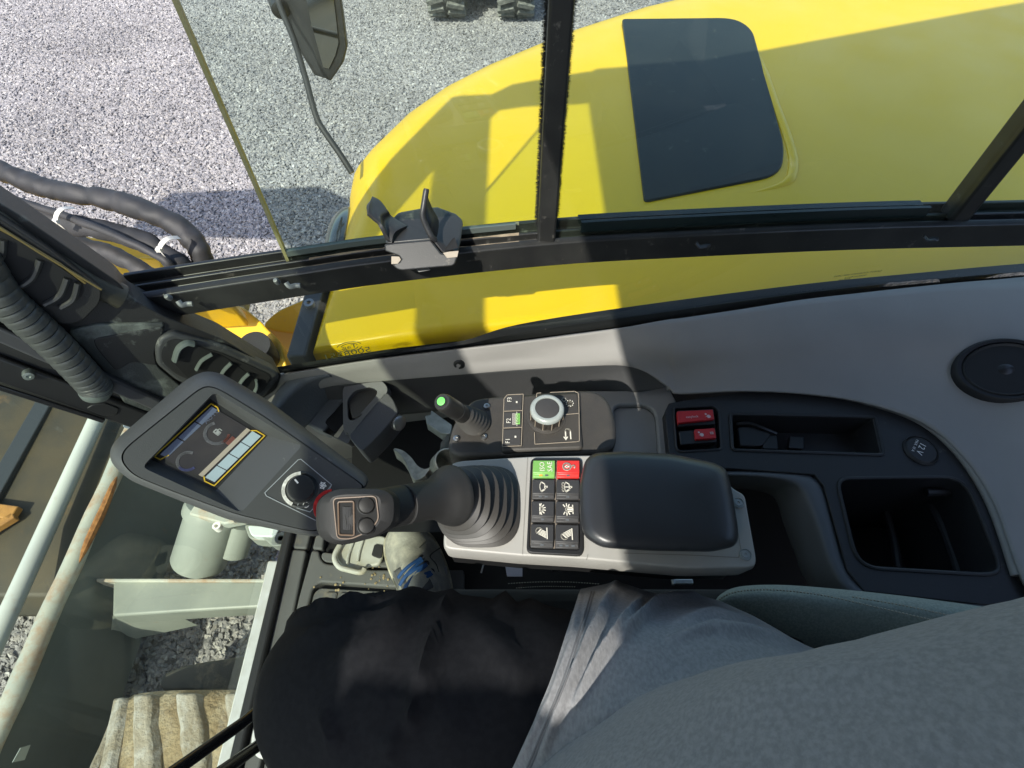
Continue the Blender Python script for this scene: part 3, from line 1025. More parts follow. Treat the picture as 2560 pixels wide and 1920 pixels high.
# the bare polished edge of the glass
m_edge = mat('glass_edge', (.23, .22, .09), .3, col2=(.32, .29, .17), nscale=30, ncon=(.4, .7))
mb = MB(); b = pts[0]; mb.bx((b.x - .005, b.y + .029, b.z - .003), (b.x - .0008, b.y + .034, 2.60)); mb.build('glass_edge', m_edge, w1)
mb = MB(); mb.loft(sweep([p for p in RAIL if -.283 < p.x < .03], [(.029, .006), (.029, .014), (.034, .014), (.034, .006)]), True, True)
mb.build('bottom_seal', mat('grey_glass_seal', (.10, .12, .11), .4), w1)
w2, pts = pane('sliding_window', 'rear sliding pane of the side window between the two posts', .05, .60, .0165)
mb = MB(); mb.loft(sweep([p for p in RAIL if .07 < p.x < .60], [(.0145, .004), (.0145, .020), (.0195, .020), (.0195, .004)]), True, True)
mb.build('bottom_seal', mat('dark_glass_seal', (.012, .02, .02), .25), w2)
mb = MB(); mb.loft(sweep([p for p in RAIL if .062 < p.x < .605], [(.030, .006), (.030, .013), (.04, .013), (.04, .006)]), True, True)
mb.build('outer_seal', mat('dark_glass_seal', (.012, .02, .02), .25), w2)
w3, pts = pane('fixed_window', 'fixed quarter pane behind the slanting rear post', .63, .95, .0315)

def low_window():
    t = thing('low_window', 'narrow fixed side pane under the rail with mirror-read glass markings', 'window', at_x(SILL, 0) + V(0, .01, 0))
    xs = [-.50 + 1.5 * k / 40 for k in range(41)]
    lo = [at_x(SILL, x) for x in xs]; hi = [at_x(RAIL, x) + V(0, .02, -.036) for x in xs]
    for i, x in enumerate(xs):
        if x < SILL[0].x: lo[i] = Vector((x, SILL[0].y - (SILL[0].x - x) * .35, ZS))
        if x < RAIL[0].x: hi[i] = Vector((x, RAIL[0].y + .02 - (RAIL[0].x - x) * .35, ZR - .036))
        lo[i] = lo[i] + V(0, .012, -.012)
    mb = MB(); mb.grid([lo, hi]); mb.build('pane', G_low, t, smooth=60)
    # black seal rising along the lower edge towards the back
    top_px = [(700, 930), (1000, 881), (1160, 856), (1300, 815), (1600, 768), (2000, 716), (2280, 688), (2560, 663), (2800, 648)]
    topp = smooth_path([P(x, y, z=ZS + .012 + .0 * x) for x, y in top_px], 5)
    mb = MB()
    rows = []
    for p in topp:
        s = at_x(SILL, p.x)
        q = s + V(0, .006, -.004)
        # seal leans outwards from the sill to its upper edge
        rows.append([q, q.lerp(p, .5) + V(0, -.004, .004), p + V(0, .004, 0), p + V(0, .010, -.02)])
    mb.grid(rows)
    mb.build('lower_seal', mat('black_window_seal', (.010, .011, .011), .3, dust=(.3, .28, .24), dust_amt=.12, dscale=30), t, smooth=50)
    def quadframe(px, py):
        c = P(px, py, pl=PLW(px))
        return c
    # markings printed on the glass, read in mirror image from inside
    def glass_frame(x):
        a, b = at_x(SILL, x - .05) + V(0, .012, -.012), at_x(SILL, x + .05) + V(0, .012, -.012)
        h = at_x(RAIL, x) + V(0, .02, -.036)
        return Frame(at_x(SILL, x) + V(0, .010, -.012), b - a, h - a.lerp(b, .5))
    m_ink = mat('etched_glass_mark', (.07, .075, .03), .6)
    fr = glass_frame(-.30)
    def loc(px, py, fr):
        p = P(px, py, pl=(fr.o, fr.n)) - fr.o
        return p.dot(fr.ex), p.dot(fr.ey)
    mb = MB()
    x, y = loc(868, 883, fr)
    text(mb, fr, '5008551', x, y, .0155, 2, h=.001, mirror=True, wide=1.35)
    x, y = loc(874, 866, fr)
    text(mb, fr, 'Tag', x, y, .011, 2, h=.001, mirror=True, wide=1.4)
    for r in (.011, .016):
        pa = [(x + r * 1.15 * math.cos(a), y + r * .62 * math.sin(a)) for a in [math.radians(20 + 140 * k / 10) for k in range(11)]]
        stroke(mb, fr, pa, .0011, .001, .0002)
        pa = [(x + r * 1.15 * math.cos(a), y + r * .62 * math.sin(a)) for a in [math.radians(200 + 140 * k / 10) for k in range(11)]]
        stroke(mb, fr, pa, .0011, .001, .0002)
    mb.build('glass_marking', m_ink, t, smooth=0)
    fr = glass_frame(.62)
    mb = MB()
    for k, (s, px, py) in enumerate((('SAINT-GOBAIN SEKURIT', 2143, 683), ('9000204013', 2138, 690), ('43R-00', 2110, 697))):
        x, y = loc(px, py, fr)
        text(mb, fr, s, x, y, .0070, 3, h=.001, mirror=True, wide=1.0)
    mb.build('glass_marking', m_ink, t, smooth=0)
low_window()

def window_latch():
    t = thing('window_latch', 'dusty black plastic catch with two upright prongs clipped over the window rail', 'window catch', P(1060, 640, t=.69))
    m = mat('dusty_latch_plastic', (.026, .026, .027), .42, bump=.3, bscale=900, dust=(.26, .23, .19), dust_amt=.22, dscale=45)
    def pt(x, y, tt): return P(900 + x / 5.927, 440 + y / 5.927, t=tt)
    f = [(370, 1110), (360, 1010), (500, 990), (1040, 940), (1075, 975), (1200, 1140), (1450, 1190), (1410, 1310), (1365, 1335), (620, 1400), (550, 1380), (470, 1310), (580, 1270), (610, 1230), (580, 1185)]
    mb = MB(); mb.prism([pt(x, y, .672) for x, y in f], ray(1060, 640).normalized() * .03); mb.build('latch_body', m, t, bevel=.0025, seg=3)
    tr = [(365, 1000), (500, 610), (570, 540), (900, 480), (1150, 460), (1420, 560), (1520, 650), (1530, 720), (1490, 1000), (1455, 1140), (1210, 1150), (1060, 960), (500, 995)]
    tz = [.676, .714, .718, .720, .722, .720, .716, .712, .694, .682, .680, .676, .676]
    mb = MB(); mb.prism([pt(x, y, k) for (x, y), k in zip(tr, tz)], ray(1060, 600).normalized() * .012); mb.build('latch_tray', m, t, bevel=.003, seg=3)
    # left prong, a bent blade
    a = [(180, 300), (300, 365), (420, 520), (480, 600), (700, 735)]
    b = [(140, 420), (190, 500), (300, 590), (370, 700), (520, 830)]
    c = [(115, 560), (240, 645), (340, 745), (430, 925), (470, 985)]
    rows = []
    for i in range(5):
        k = .655 + .012 * i / 4 if i < 3 else .672
        rows.append([pt(*a[i], k + .020), pt(*b[i], k + .004), pt(*c[i], k)])
    mb = MB(); mb.grid(patch(rows, 5, 4)); mb.build('prong', m, t, smooth=70, solid=.0045, bevel=.001)
    # right prong: rounded front edge and a flat web behind it
    pth = smooth_path([pt(985, 190, .650), pt(945, 440, .654), pt(928, 590, .658), pt(980, 740, .664), (pt(1055, 890, .670)), pt(1110, 945, .676)], 6)
    mb = MB(); mb.tube(pth, [.0030] + [.0035] * (len(pth) - 1), 12)
    w = [pt(1000, 230, .653), pt(1015, 330, .660), pt(1080, 490, .675), pt(1165, 660, .690), pt(1150, 860, .690), pt(1110, 945, .680)]
    w = smooth_path(w, 6)
    mb.grid([pth, w])
    mb.build('prong', m, t, smooth=60, solid=.002)
    mb = MB(); mb.prism(round_poly([pt(830, 1385, .688), pt(1030, 1365, .688), pt(1045, 1395, .688), pt(870, 1425, .688)], .001), ray(1060, 640).normalized() * .004); mb.build('spring_tab', mat('grey_tab', (.10, .10, .10), .4, .4), t, bevel=.0005)
    mb = MB(); mb.prism([pt(1360, 940, .680), pt(1400, 910, .684), pt(1460, 1060, .678), pt(1340, 1100, .676), pt(1240, 1110, .676)], ray(1060, 640).normalized() * .002); mb.build('pivot_pocket', M_void, t)
    mb = MB(); mb.prism([pt(1230, 1140, .671), pt(1330, 1120, .671), pt(1460, 1110, .671), pt(1440, 1200, .671), pt(1290, 1215, .671)], ray(1060, 640).normalized() * .002); mb.build('dust_patch', mat('sandy_dust', (.36, .31, .25), .9, bump=.3, bscale=300), t)
    mb = MB(); mb.prism([pt(465, 1190, .671), pt(580, 1195, .671), pt(605, 1240, .671), pt(560, 1300, .671), pt(465, 1305, .671)], ray(1060, 640).normalized() * .002); mb.build('dust_patch', mat('sandy_dust', (.36, .31, .25), .9, bump=.3, bscale=300), t)
window_latch()

# ---- roof, pillars, walls out of view, shaped to shade the inside and the hood
def cab_shell():
    t = thing('cab_roof', 'cab roof', 'roof', (0, 0, 2.7)); 
    del t['label']; del t['category']
    t['kind'] = 'structure'
    def b(nm, lo, hi, m=M_plast, bev=.01):
        mb = MB(); mb.bx(lo, hi); return mb.build(nm, m, t, bevel=bev)
    mb = MB(); mb.prism([V(-.29, -.80, 2.78), V(1.15, -.80, 2.78), V(1.15, .98, 2.78), V(.6, .78, 2.78), V(.02, .575, 2.78), V(-.29, .53, 2.78)], (0, 0, -.08)); mb.build('roof_panel', M_plast, t, bevel=.01)  # unseen roof, its outline widened so the shadow fits the hood
    b('front_header', (-.64, -.80, 2.66), (-.54, .44, 2.74))
    mb = MB(); mb.prism([V(-.64, .34, 2.76), V(-.54, .33, 2.76), V(-.5, .40, 2.76), V(-.285, .42, 2.76), V(-.285, .53, 2.76), V(-.30, .53, 2.76), V(-.5, .47, 2.76)], (0, 0, -.07)); mb.build('roof_rail', M_plast, t, bevel=.005)
    b('roof_rail', (-.54, -.80, 2.68), (-.285, -.74, 2.75))
    mb = MB(); mb.grid([[V(-.54, -.74, 2.72), V(-.29, -.74, 2.72)], [V(-.54, .44, 2.72), V(-.29, .44, 2.72)]]); mb.build('roof_glass', G_clear, t)
    b('front_pillar', (-.60, -.82, 1.1), (-.54, -.76, 2.70))
    b('door_pillar', (.20, -.84, 1.1), (.28, -.77, 2.72))
    b('rear_pillar', (1.05, -.82, 1.1), (1.15, -.74, 2.72))
    b('rear_pillar', (1.05, .58, 1.75), (1.15, .68, 2.72))
    w = thing('cab_wall', '', '', (0, -.8, 1.1)); w['kind'] = 'structure'
    def c(nm, lo, hi, m=M_wall2, bev=.01):
        mb = MB(); mb.bx(lo, hi); return mb.build(nm, m, w, bevel=bev)
    c('door_lower_panel', (-.54, -.84, 1.1), (.20, -.80, 1.55))
    c('left_rear_panel', (.28, -.84, 1.1), (1.15, -.80, 1.60))  # unseen rear panels, kept low to let more sky light in
    c('back_panel', (1.12, -.80, 1.1), (1.16, .70, 1.95))
    c('right_outer_panel', (-.34, .56, 1.05), (1.12, .575, 1.30))
    mb = MB(); mb.grid([[p + V(0, .03, -.02) for p in SILL], [p + V(0, .03, -.5) for p in SILL]]); mb.build('outer_side_panel', M_plast, w)
cab_shell()

# ---- windscreen with its white lower sill
def windscreen():
    t = thing('windscreen', 'front windscreen whose white painted lower lip crosses beside the floor mat', 'windscreen', (-.5, 0, 1.1))
    a0, a1 = P(700, 1330, z=1.10), P(560, 2050, z=1.10)
    xm = a0.x
    x_ = -.515
    mb = MB()
    rows = []
    for y in (.50, .3, 0, -.4, -.78):
        rows.append([V(-.495, y, 1.08), V(-.53, y, 1.35), V(-.57, y, 1.75), V(-.59, y, 2.2), V(-.59, y, 2.68)])
    mb.grid(rows)
    mb.build('pane', G_front, t, smooth=60)
    m_w = mat('white_frame_paint', (.72, .73, .72), .45, col2=(.60, .60, .56), nscale=30, dust=(.45, .35, .22), dust_amt=.15, dscale=25)
    mb = MB(); mb.bx((-.500, -.80, 1.03), (-.477, .362, 1.104)); mb.build('lower_lip', m_w, t, bevel=.004)
    mb = MB(); mb.bx((-.4765, -.80, 1.05), (-.456, .43, 1.118)); mb.build('rubber_seal', M_rub, t, bevel=.006, seg=3)
    q = [P(640, 1330, z=1.11), P(715, 1333, z=1.11), P(712, 1362, z=1.11), P(684, 1366, z=1.11)]
    mb = MB(); mb.prism(round_poly(q, .008), (0, 0, -.03)); mb.build('hinge_plate', M_machine, t, bevel=.002)
    mb = MB(); mb.lathe(P(702, 1345, z=1.112), (0, 0, 1), [(.004, -.004), (.006, .001), (.012, .002), (.013, -.002)], 16); mb.build('hinge_bolt', mat('dark_bolt', (.1, .11, .11), .4, .7), t)
    q = [P(618, 1312, z=1.115), P(700, 1318, z=1.115), P(686, 1342, z=1.115), P(628, 1340, z=1.115)]
    mb = MB(); mb.prism(round_poly(q, .008), (0, 0, -.02)); mb.build('hinge_leaf', mat('pale_plate', (.6, .66, .66), .4), t, bevel=.002)
windscreen()

# ---- floor with its moulded rubber mat
def floor():
    mb = MB(); mb.bx((-.456, -.80, 1.02), (1.12, .56, 1.085))
    fl = tag(mb.build('cab_floor', M_void, None, smooth=0), kind='structure')
    m_m = mat('grey_rubber_mat', (.135, .136, .13), .65, col2=(.115, .116, .112), nscale=9, bump=.4, bscale=900, dust=(.36, .30, .19), dust_amt=.28, dscale=9)
    z = 1.10
    # front strip raised, then a groove, then the field with a sunken panel
    def mp(nm, pts, h, r=.006, m=m_m):
        q = [P(x, y, z=z + h) for x, y in pts]
        mb = MB(); mb.prism(round_poly(q, r), (0, 0, -.02 - h)); return mb.build(nm, m, fl, bevel=.004, seg=3)
    mp('mat_strip', [(738, 1330), (778, 1330), (766, 1372), (730, 1370)], .004)
    mp('mat_strip', [(729, 1372), (766, 1375), (720, 1600), (640, 1960), (600, 1960), (690, 1540)], .004)
    mp('mat_field', [(790, 1335), (812, 1335), (806, 1374), (780, 1372)], .004)
    mp('mat_field', [(779, 1375), (798, 1377), (800, 1395), (812, 1408), (930, 1424), (1160, 1424), (1160, 1480), (800, 1455), (782, 1470), (735, 1640), (680, 1960), (650, 1960), (745, 1500)], .004)
    mp('mat_tile', [(806, 1380), (900, 1392), (1000, 1400), (1000, 1420), (812, 1404), (802, 1394)], .0035)
    mp('mat_inner_field', [(800, 1470), (1160, 1490), (1160, 1750), (700, 1960), (745, 1640), (785, 1482)], -.004)
    mp('mat_inner_tile', [(815, 1478), (845, 1478), (835, 1520), (805, 1520)], .0)
    mp('mat_inner_tile', [(850, 1480), (960, 1490), (955, 1540), (838, 1522)], .0)
    m_d = mat('dried_clay', (.46, .36, .20), .9, col2=(.25, .19, .10), nscale=40, bump=.5, bscale=300)
    rng = random.Random(3)
    mb = MB()
    for k in range(52):
        if k < 26: px, py = rng.gauss(965, 35), rng.gauss(1448, 14)
        elif k < 32: px, py = rng.uniform(720, 980), rng.uniform(1340, 1620)
        else: px, py = rng.gauss(900, 60), rng.gauss(1465, 20)
        c = P(px, py, z=1.105)
        r = rng.uniform(.0008, .0026)
        mb.lathe(c, (rng.uniform(-.3, .3), rng.uniform(-.3, .3), 1), [(r, -r * .2), (r * 1.1, r * .2), (r * .5, r * .6)], 6)
    tag(mb.build('clay_crumbs', m_d, fl), kind='stuff')
floor()
# ================================================================== INSIDE: SIDE WALL, REAR CONSOLE
M_shelf = mat('grey_shelf_moulding', (0.27, 0.26, 0.245), 0.5, col2=(0.24, 0.232, 0.22), nscale=6, bump=.35, bscale=800, dust=(.33, .32, .30), dust_amt=.16, dscale=7)
M_console = mat('black_console_moulding', (0.017, 0.017, 0.018), 0.5, bump=.35, bscale=900, dust=(.2, .19, .17), dust_amt=.12, dscale=40)

SHELF_COLS = [
    (640, [(943, 1.575), (956, 1.567), (976, 1.553), (996, 1.540), (1014, 1.528)]),
    (700, [(933, 1.575), (945, 1.567), (962, 1.553), (978, 1.540), (992, 1.528)]),
    (830, [(912, 1.575), (926, 1.567), (938, 1.557), (949, 1.547), (957, 1.538)]),
    (965, [(892, 1.575), (907, 1.566), (922, 1.555), (936, 1.545), (946, 1.537)]),
    (1130, [(872, 1.575), (889, 1.565), (907, 1.553), (923, 1.543), (933, 1.536)]),
    (1290, [(853, 1.575), (872, 1.563), (892, 1.550), (910, 1.541), (920, 1.534)]),
    (1450, [(832, 1.575), (858, 1.559), (884, 1.547), (903, 1.538), (912, 1.533)]),
    (1560, [(818, 1.575), (858, 1.558), (886, 1.545), (900, 1.538), (908, 1.531)]),
    (1620, [(809, 1.575), (864, 1.557), (900, 1.537), (918, 1.527), (934, 1.52)]),
    (1672, [(801, 1.575), (868, 1.556), (912, 1.529), (945, 1.514), (972, 1.504)]),
    (1700, [(798, 1.575), (870, 1.555), (920, 1.525), (965, 1.505), (987, 1.50)]),
    (1850, [(776, 1.575), (850, 1.555), (910, 1.528), (960, 1.508), (980, 1.503)]),
    (2000, [(753, 1.575), (840, 1.555), (905, 1.528), (960, 1.510), (986, 1.503)]),
    (2150, [(736, 1.575), (830, 1.555), (910, 1.525), (970, 1.510), (1008, 1.503)]),
    (2300, [(720, 1.575), (830, 1.555), (920, 1.525), (1000, 1.51), (1058, 1.503)]),
    (2404, [(710, 1.575), (840, 1.555), (950, 1.525), (1060, 1.51), (1145, 1.503)]),
    (2485, [(704, 1.575), (860, 1.555), (1000, 1.525), (1140, 1.51), (1270, 1.503)]),
    (2550, [(698, 1.575), (890, 1.555), (1070, 1.525), (1260, 1.51), (1449, 1.503)]),
    (2640, [(690, 1.575), (930, 1.555), (1120, 1.525), (1330, 1.51), (1540, 1.503)]),
    (2900, [(668, 1.575), (980, 1.555), (1180, 1.525), (1380, 1.51), (1600, 1.503)])]

def shelf_pt(px, py, lift=0.0):
    cs = SHELF_COLS
    for (x0, c0), (x1, c1) in zip(cs, cs[1:]):
        if x0 <= px <= x1: break
    s = (px - x0) / (x1 - x0)
    col = [(a[0] * (1 - s) + b[0] * s, a[1] * (1 - s) + b[1] * s) for a, b in zip(c0, c1)]
    for (y0, z0), (y1, z1) in zip(col, col[1:]):
        if py <= y1: break
    k = (py - y0) / (y1 - y0)
    return P(px, py, z=z0 + (z1 - z0) * k + lift)

def side_wall():
    w = thing('cab_side_wall', '', '', at_x(SILL, 0)); w['kind'] = 'structure'
    # painted face under the glass
    path = [p for p in SILL if p.x < .02]
    prof = [(.008, -.035), (.010, -.05), (.012, -.07), (.012, -.30)]
    mb = MB()
    rings = sweep(path, prof)
    mb.grid(rings)
    mb.build('painted_face', M_wall, w, smooth=50, solid=.004)
    # front corner block, still painted
    # soft padded trim under the face
    cols = []
    for px, rows in ((752, [(967, 1.535), (1000, 1.50), (1050, 1.43)]), (852, [(957, 1.535), (988, 1.50), (1040, 1.43)]), (965, [(945, 1.535), (975, 1.495), (1035, 1.42)]),
                     (1130, [(932, 1.535), (963, 1.49), (1020, 1.42)]), (1300, [(919, 1.535), (950, 1.495), (1000, 1.42)]), (1450, [(910, 1.535), (940, 1.50), (985, 1.45)]),
                     (1550, [(906, 1.533), (932, 1.508), (979, 1.47)]), (1615, [(918, 1.527), (938, 1.51), (972, 1.487)]), (1650, [(936, 1.519), (948, 1.51), (965, 1.498)]), (1672, [(957, 1.512), (959, 1.51), (961, 1.508)])):
        cols.append([P(px, y, z=z) + V(0, -.004, 0) for y, z in rows])
    mb = MB(); mb.grid(patch(cols, 5, 5))
    mb.build('padded_trim', M_soft, w, smooth=60, solid=.006)
    # broad moulded shelf towards the back
    cols = [[P(x, y, z=z) for y, z in rows] for x, rows in SHELF_COLS]
    mb = MB(); mb.grid(patch(cols, 4, 4))
    mb.build('moulded_shelf', M_shelf, w, smooth=70, solid=.006)
    for nm, pts in (('moulded_ridge', [(2600, 862), (2485, 828), (2377, 802), (2246, 798), (2165, 808), (2134, 828), (2148, 860), (2165, 890), (2203, 922), (2322, 960), (2431, 1009), (2560, 1090), (2680, 1190)]),
                    ('moulded_ridge', [(1668, 968), (1760, 972), (1888, 968), (2051, 980), (2140, 996), (2290, 1046), (2395, 1132), (2476, 1258), (2540, 1440)])):
        pth = smooth_path([shelf_pt(x, y, -.0025) for x, y in pts], 6)
        mb = MB(); mb.tube(pth, .006, 10); mb.build(nm, M_shelf, w, smooth=80)
    # oval moulded hole
    a, b = shelf_pt(2205, 836, .001), shelf_pt(2245, 822, .001)
    mb = MB(); n = (shelf_pt(2225, 829) - shelf_pt(2225, 860)).cross(b - a).normalized()
    if n.z < 0: n = -n
    ctr = (a + b) / 2; ex = (b - a) * .62; ey = n.cross(ex).normalized() * .009
    mb.prism([ctr + ex * math.cos(k * math.pi / 10) + ey * math.sin(k * math.pi / 10) for k in range(20)], n * .001)
    mb.build('oval_hole', mat('brown_foam', (.045, .035, .028), .8), w)
    # lower grey plate with a shallow tray in front of the black console
    zt = 1.478
    q = [P(1448, 976, z=zt), P(1560, 976, z=zt), P(1668, 962, z=zt), P(1690, 1000, z=zt), P(1700, 1190, z=zt), P(1470, 1190, z=zt)]
    h = round_poly([P(1535, 1012, z=zt), P(1615, 1010, z=zt), P(1640, 1030, z=zt), P(1650, 1170, z=zt), P(1535, 1170, z=zt)], .012, 4)
    mb = MB(); plate_holes(mb, q, [h], (0, 0, -.012)); mb.build('lower_plate', M_wall, w, bevel=.003)
    mb = MB(); mb.prism([p + V(0, 0, -.011) for p in h], (0, 0, -.01)); mb.build('plate_tray', M_wall, w)
    # screw in a dark socket on the painted face
    c = P(1147, 909, z=1.553) + V(0, -.002, 0)
    mb = MB(); mb.lathe(c, (0, -1, .25), [(.003, .001), (.004, .0025), (.0065, .003), (.0095, .0015), (.010, -.002)], 20)
    mb.build('panel_screw', mat('dark_screw', (.05, .05, .05), .35, .6), w, smooth=40)
side_wall()

def speaker():
    c = shelf_pt(2505, 930)
    ax = (shelf_pt(2520, 1000) - shelf_pt(2505, 880)).cross(shelf_pt(2600, 930) - shelf_pt(2450, 930)).normalized()
    if ax.z < 0: ax = -ax
    c = c + ax * .008
    t = thing('speaker', 'round black loudspeaker recessed into the grey shelf behind the console', 'speaker', c)
    mb = MB(); mb.lathe(c, ax, [(.060, .001), (.061, .006), (.067, .007), (.071, .003), (.074, -.03)], 48, .74, V(0, 1, 0)); mb.build('speaker_ring', mat('speaker_black', (.006, .006, .007), .6), t)
    mb = MB(); mb.lathe(c, ax, [(.001, -.001), (.018, -.001), (.022, -.003), (.053, .003), (.057, .006), (.060, .003)], 48, .74, V(0, 1, 0))
    mb.build('speaker_cone', mat('speaker_cone_black', (.008, .008, .008), .6), t, smooth=60)
    mb = MB(); mb.lathe(c + ax * -.004, ax, [(.001, .009), (.010, .008), (.017, .004), (.020, 0)], 30, .74, V(0, 1, 0))
    mb.build('dust_cap', mat('dust_cap_black', (.022, .022, .023), .3), t)
speaker()

def rear_console():
    Z = 1.497
    t = thing('rear_console', 'black moulded console with an open tray and a deep bin behind the armrest', 'console', P(2050, 1250, z=Z))
    def pp(pts, dz=0): return [P(x, y, z=Z + dz) for x, y in pts]
    outer = smooth_path(pp([(1712, 1000), (1888, 978), (2051, 985), (2212, 1018), (2330, 1064), (2420, 1140), (2505, 1265), (2570, 1440)]), 5) + pp([(2620, 1530), (2160, 1478), (2118, 1425), (2060, 1215), (2036, 1186), (1840, 1172), (1700, 1165)]) + pp([(1672, 1130), (1662, 1030), (1672, 1008)])
    tray = round_poly(pp([(1831, 1037), (2182, 1044), (2202, 1136), (1836, 1124)]), .006, 3)
    bin_ = round_poly(pp([(2090, 1196), (2385, 1192), (2425, 1225), (2503, 1420), (2480, 1438), (2168, 1420), (2135, 1385)]), .02, 4)
    sw = round_poly(pp([(1684, 1020), (1782, 1015), (1797, 1026), (1803, 1124), (1700, 1130), (1690, 1122)]), .005, 3)
    mb = MB(); plate_holes(mb, outer, [tray, bin_, sw], (0, 0, -.02)); mb.build('console_top', M_console, t, bevel=.003)
    def well(nm, lp, depth, shrink=.92):
        c = sum(lp, Vector()) / len(lp)
        lo = [c.lerp(p, shrink) + V(0, 0, -depth) for p in lp]
        mb = MB(); mb.grid([lp + [lp[0]], lo + [lo[0]]]); mb.add(lo, [tuple(range(len(lo)))])
        return mb.build(nm, M_console, t, smooth=30)
    def rim(nm, pts, r=.003):
        mb = MB(); mb.tube(pts + [pts[0]], r, 8); return mb.build(nm, M_console, t)
    well('tray_well', [p + V(0, 0, -.004) for p in tray], .045)
    well('switch_well', [p + V(0, 0, -.004) for p in sw], .012, .98)
    well('storage_bin', [p + V(0, 0, -.004) for p in bin_], .16, .80)
    rim('tray_rim', [p + (p - sum(tray, Vector()) / len(tray)).normalized() * .004 for p in tray], .0028)
    rim('switch_rim', sw, .002)
    rim('bin_rim', bin_, .003)
    # ribs inside the bin
    for x0, y0, x1, y1, d in ((2190, 1240, 2245, 1420, .11), (2300, 1225, 2395, 1430, .07), (2405, 1240, 2470, 1400, .03)):
        mb = MB(); mb.tube(smooth_path([P(x0 - 90, y0 - 10, z=Z - d), P(x0, y0, z=Z - d), P((x0 + x1) / 2 + 12, (y0 + y1) / 2, z=Z - d), P(x1, y1, z=Z - d)], 6), .006, 8)
        mb.build('bin_rib', M_console, t)
    # grey moulded wall that wraps the bin
    crest = [(1815, 1178), (1900, 1178), (1985, 1183), (2030, 1192), (2058, 1225), (2082, 1310), (2108, 1400), (2150, 1462), (2260, 1490), (2420, 1502), (2560, 1512)]
    inn = [(1815, 1192), (1895, 1196), (1960, 1206), (1992, 1226), (2012, 1262), (2042, 1345), (2070, 1425), (2125, 1492), (2250, 1520), (2420, 1530), (2560, 1538)]
    deep = [(1818, 1212), (1880, 1216), (1930, 1228), (1950, 1252), (1964, 1300), (1990, 1370), (2022, 1450), (2090, 1520), (2240, 1545), (2420, 1552), (2560, 1558)]
    cols = []
    for a, b, c in zip(crest, inn, deep):
        cols.append([P(*a, z=1.492), P((a[0] * .5 + b[0] * .5), (a[1] * .5 + b[1] * .5), z=1.496), P(*b, z=1.485), P(*c, z=1.42), P(c[0] - 6, c[1] + 8, z=1.30)])
    mb = MB(); mb.grid(patch(cols, 4, 4)); mb.build('bin_wall', mat('blue_grey_moulding', (.085, .09, .095), .5, bump=.3, bscale=900), t, smooth=70, solid=.004)
    # power socket cap
    c = P(2301, 1127, z=Z)
    mb = MB(); mb.lathe(c, (0, 0, 1), [(.001, .004), (.020, .004), (.0225, .002), (.0235, .004), (.025, .002), (.025, -.002)], 32)
    cap = mb.build('socket_cap', M_console, t, smooth=30)
    fr = Frame(c + V(0, 0, .0042), P(2291, 1137, z=Z) - c, P(2291, 1117, z=Z) - c)
    fr = Frame(c + V(0, 0, .0042), V(-.62, -.78, 0), V(.78, -.62, 0))
    mb = MB(); text(mb, fr, '12 V', 0, -.002, .0125, h=.0006); text(mb, fr, 'MAX. 10 A', 0, -.0105, .0055, h=.0006)
    mb.build('lettering', M_white, cap, smooth=0)
    return t
rear_console()

def rocker(label, quads, group):
    """a red rocker switch in the rear console"""
    Z = 1.497
    red, sym, blk = quads
    m_red = mat('red_switch_plastic', (.50, .018, .022), .4)
    m_b = mat('switch_black', (.014, .014, .015), .4)
    c = P(*red[0], z=Z)
    t = thing('rocker_switch', label, 'switch', c, group)
    q = [P(x, y, z=Z + .004) for x, y in blk]
    mb = MB(); mb.prism(round_poly(q, .0015, 2), (0, 0, -.014)); mb.build('switch_body', m_b, t, bevel=.001)
    q = [P(x, y, z=Z + .0085) for x, y in red]
    mb = MB(); mb.prism(round_poly(q, .001, 2), (0, 0, -.008)); r = mb.build('red_cap', m_red, t, bevel=.0008)
    mb = MB()
    for kind, x, y in sym:
        f = Frame(P(x, y, z=Z + .0087), V(1, .05, 0), V(0, 1, 0))
        if kind == 'bucket':
            disc(mb, f, .0, -.001, .0030, n=14); disc(mb, f, -.0036, .0034, .0016, n=10); disc(mb, f, -.004, -.0012, .0006, n=8)
        elif kind == 'lock':
            stroke(mb, f, [(-.002, -.0014), (.002, -.0014), (.002, .0014), (-.002, .0014)], .0012, closed=True)
        elif kind == 'word':
            text(mb, f, 'easylock', 0, 0, .0058, 2, h=.0004)
    mb.build('symbol', mat('grey_pink_print', (.62, .50, .50), .5), r, smooth=0)
    return t
rocker('long red rocker switch printed with a word, upper of the pair in the black console',
       ([(1693, 1028), (1782, 1024), (1786, 1048), (1696, 1057)], [('bucket', 1771, 1040), ('word', 1730, 1042)], [(1692, 1026), (1784, 1022), (1788, 1060), (1696, 1066)]), 'red rocker switches')
rocker('short red and black rocker switch with a lock sign, lower of the pair',
       ([(1736, 1073), (1787, 1070), (1791, 1095), (1739, 1098)], [('bucket', 1754, 1086), ('lock', 1779, 1083)], [(1697, 1078), (1788, 1071), (1792, 1104), (1702, 1112)]), 'red rocker switches')

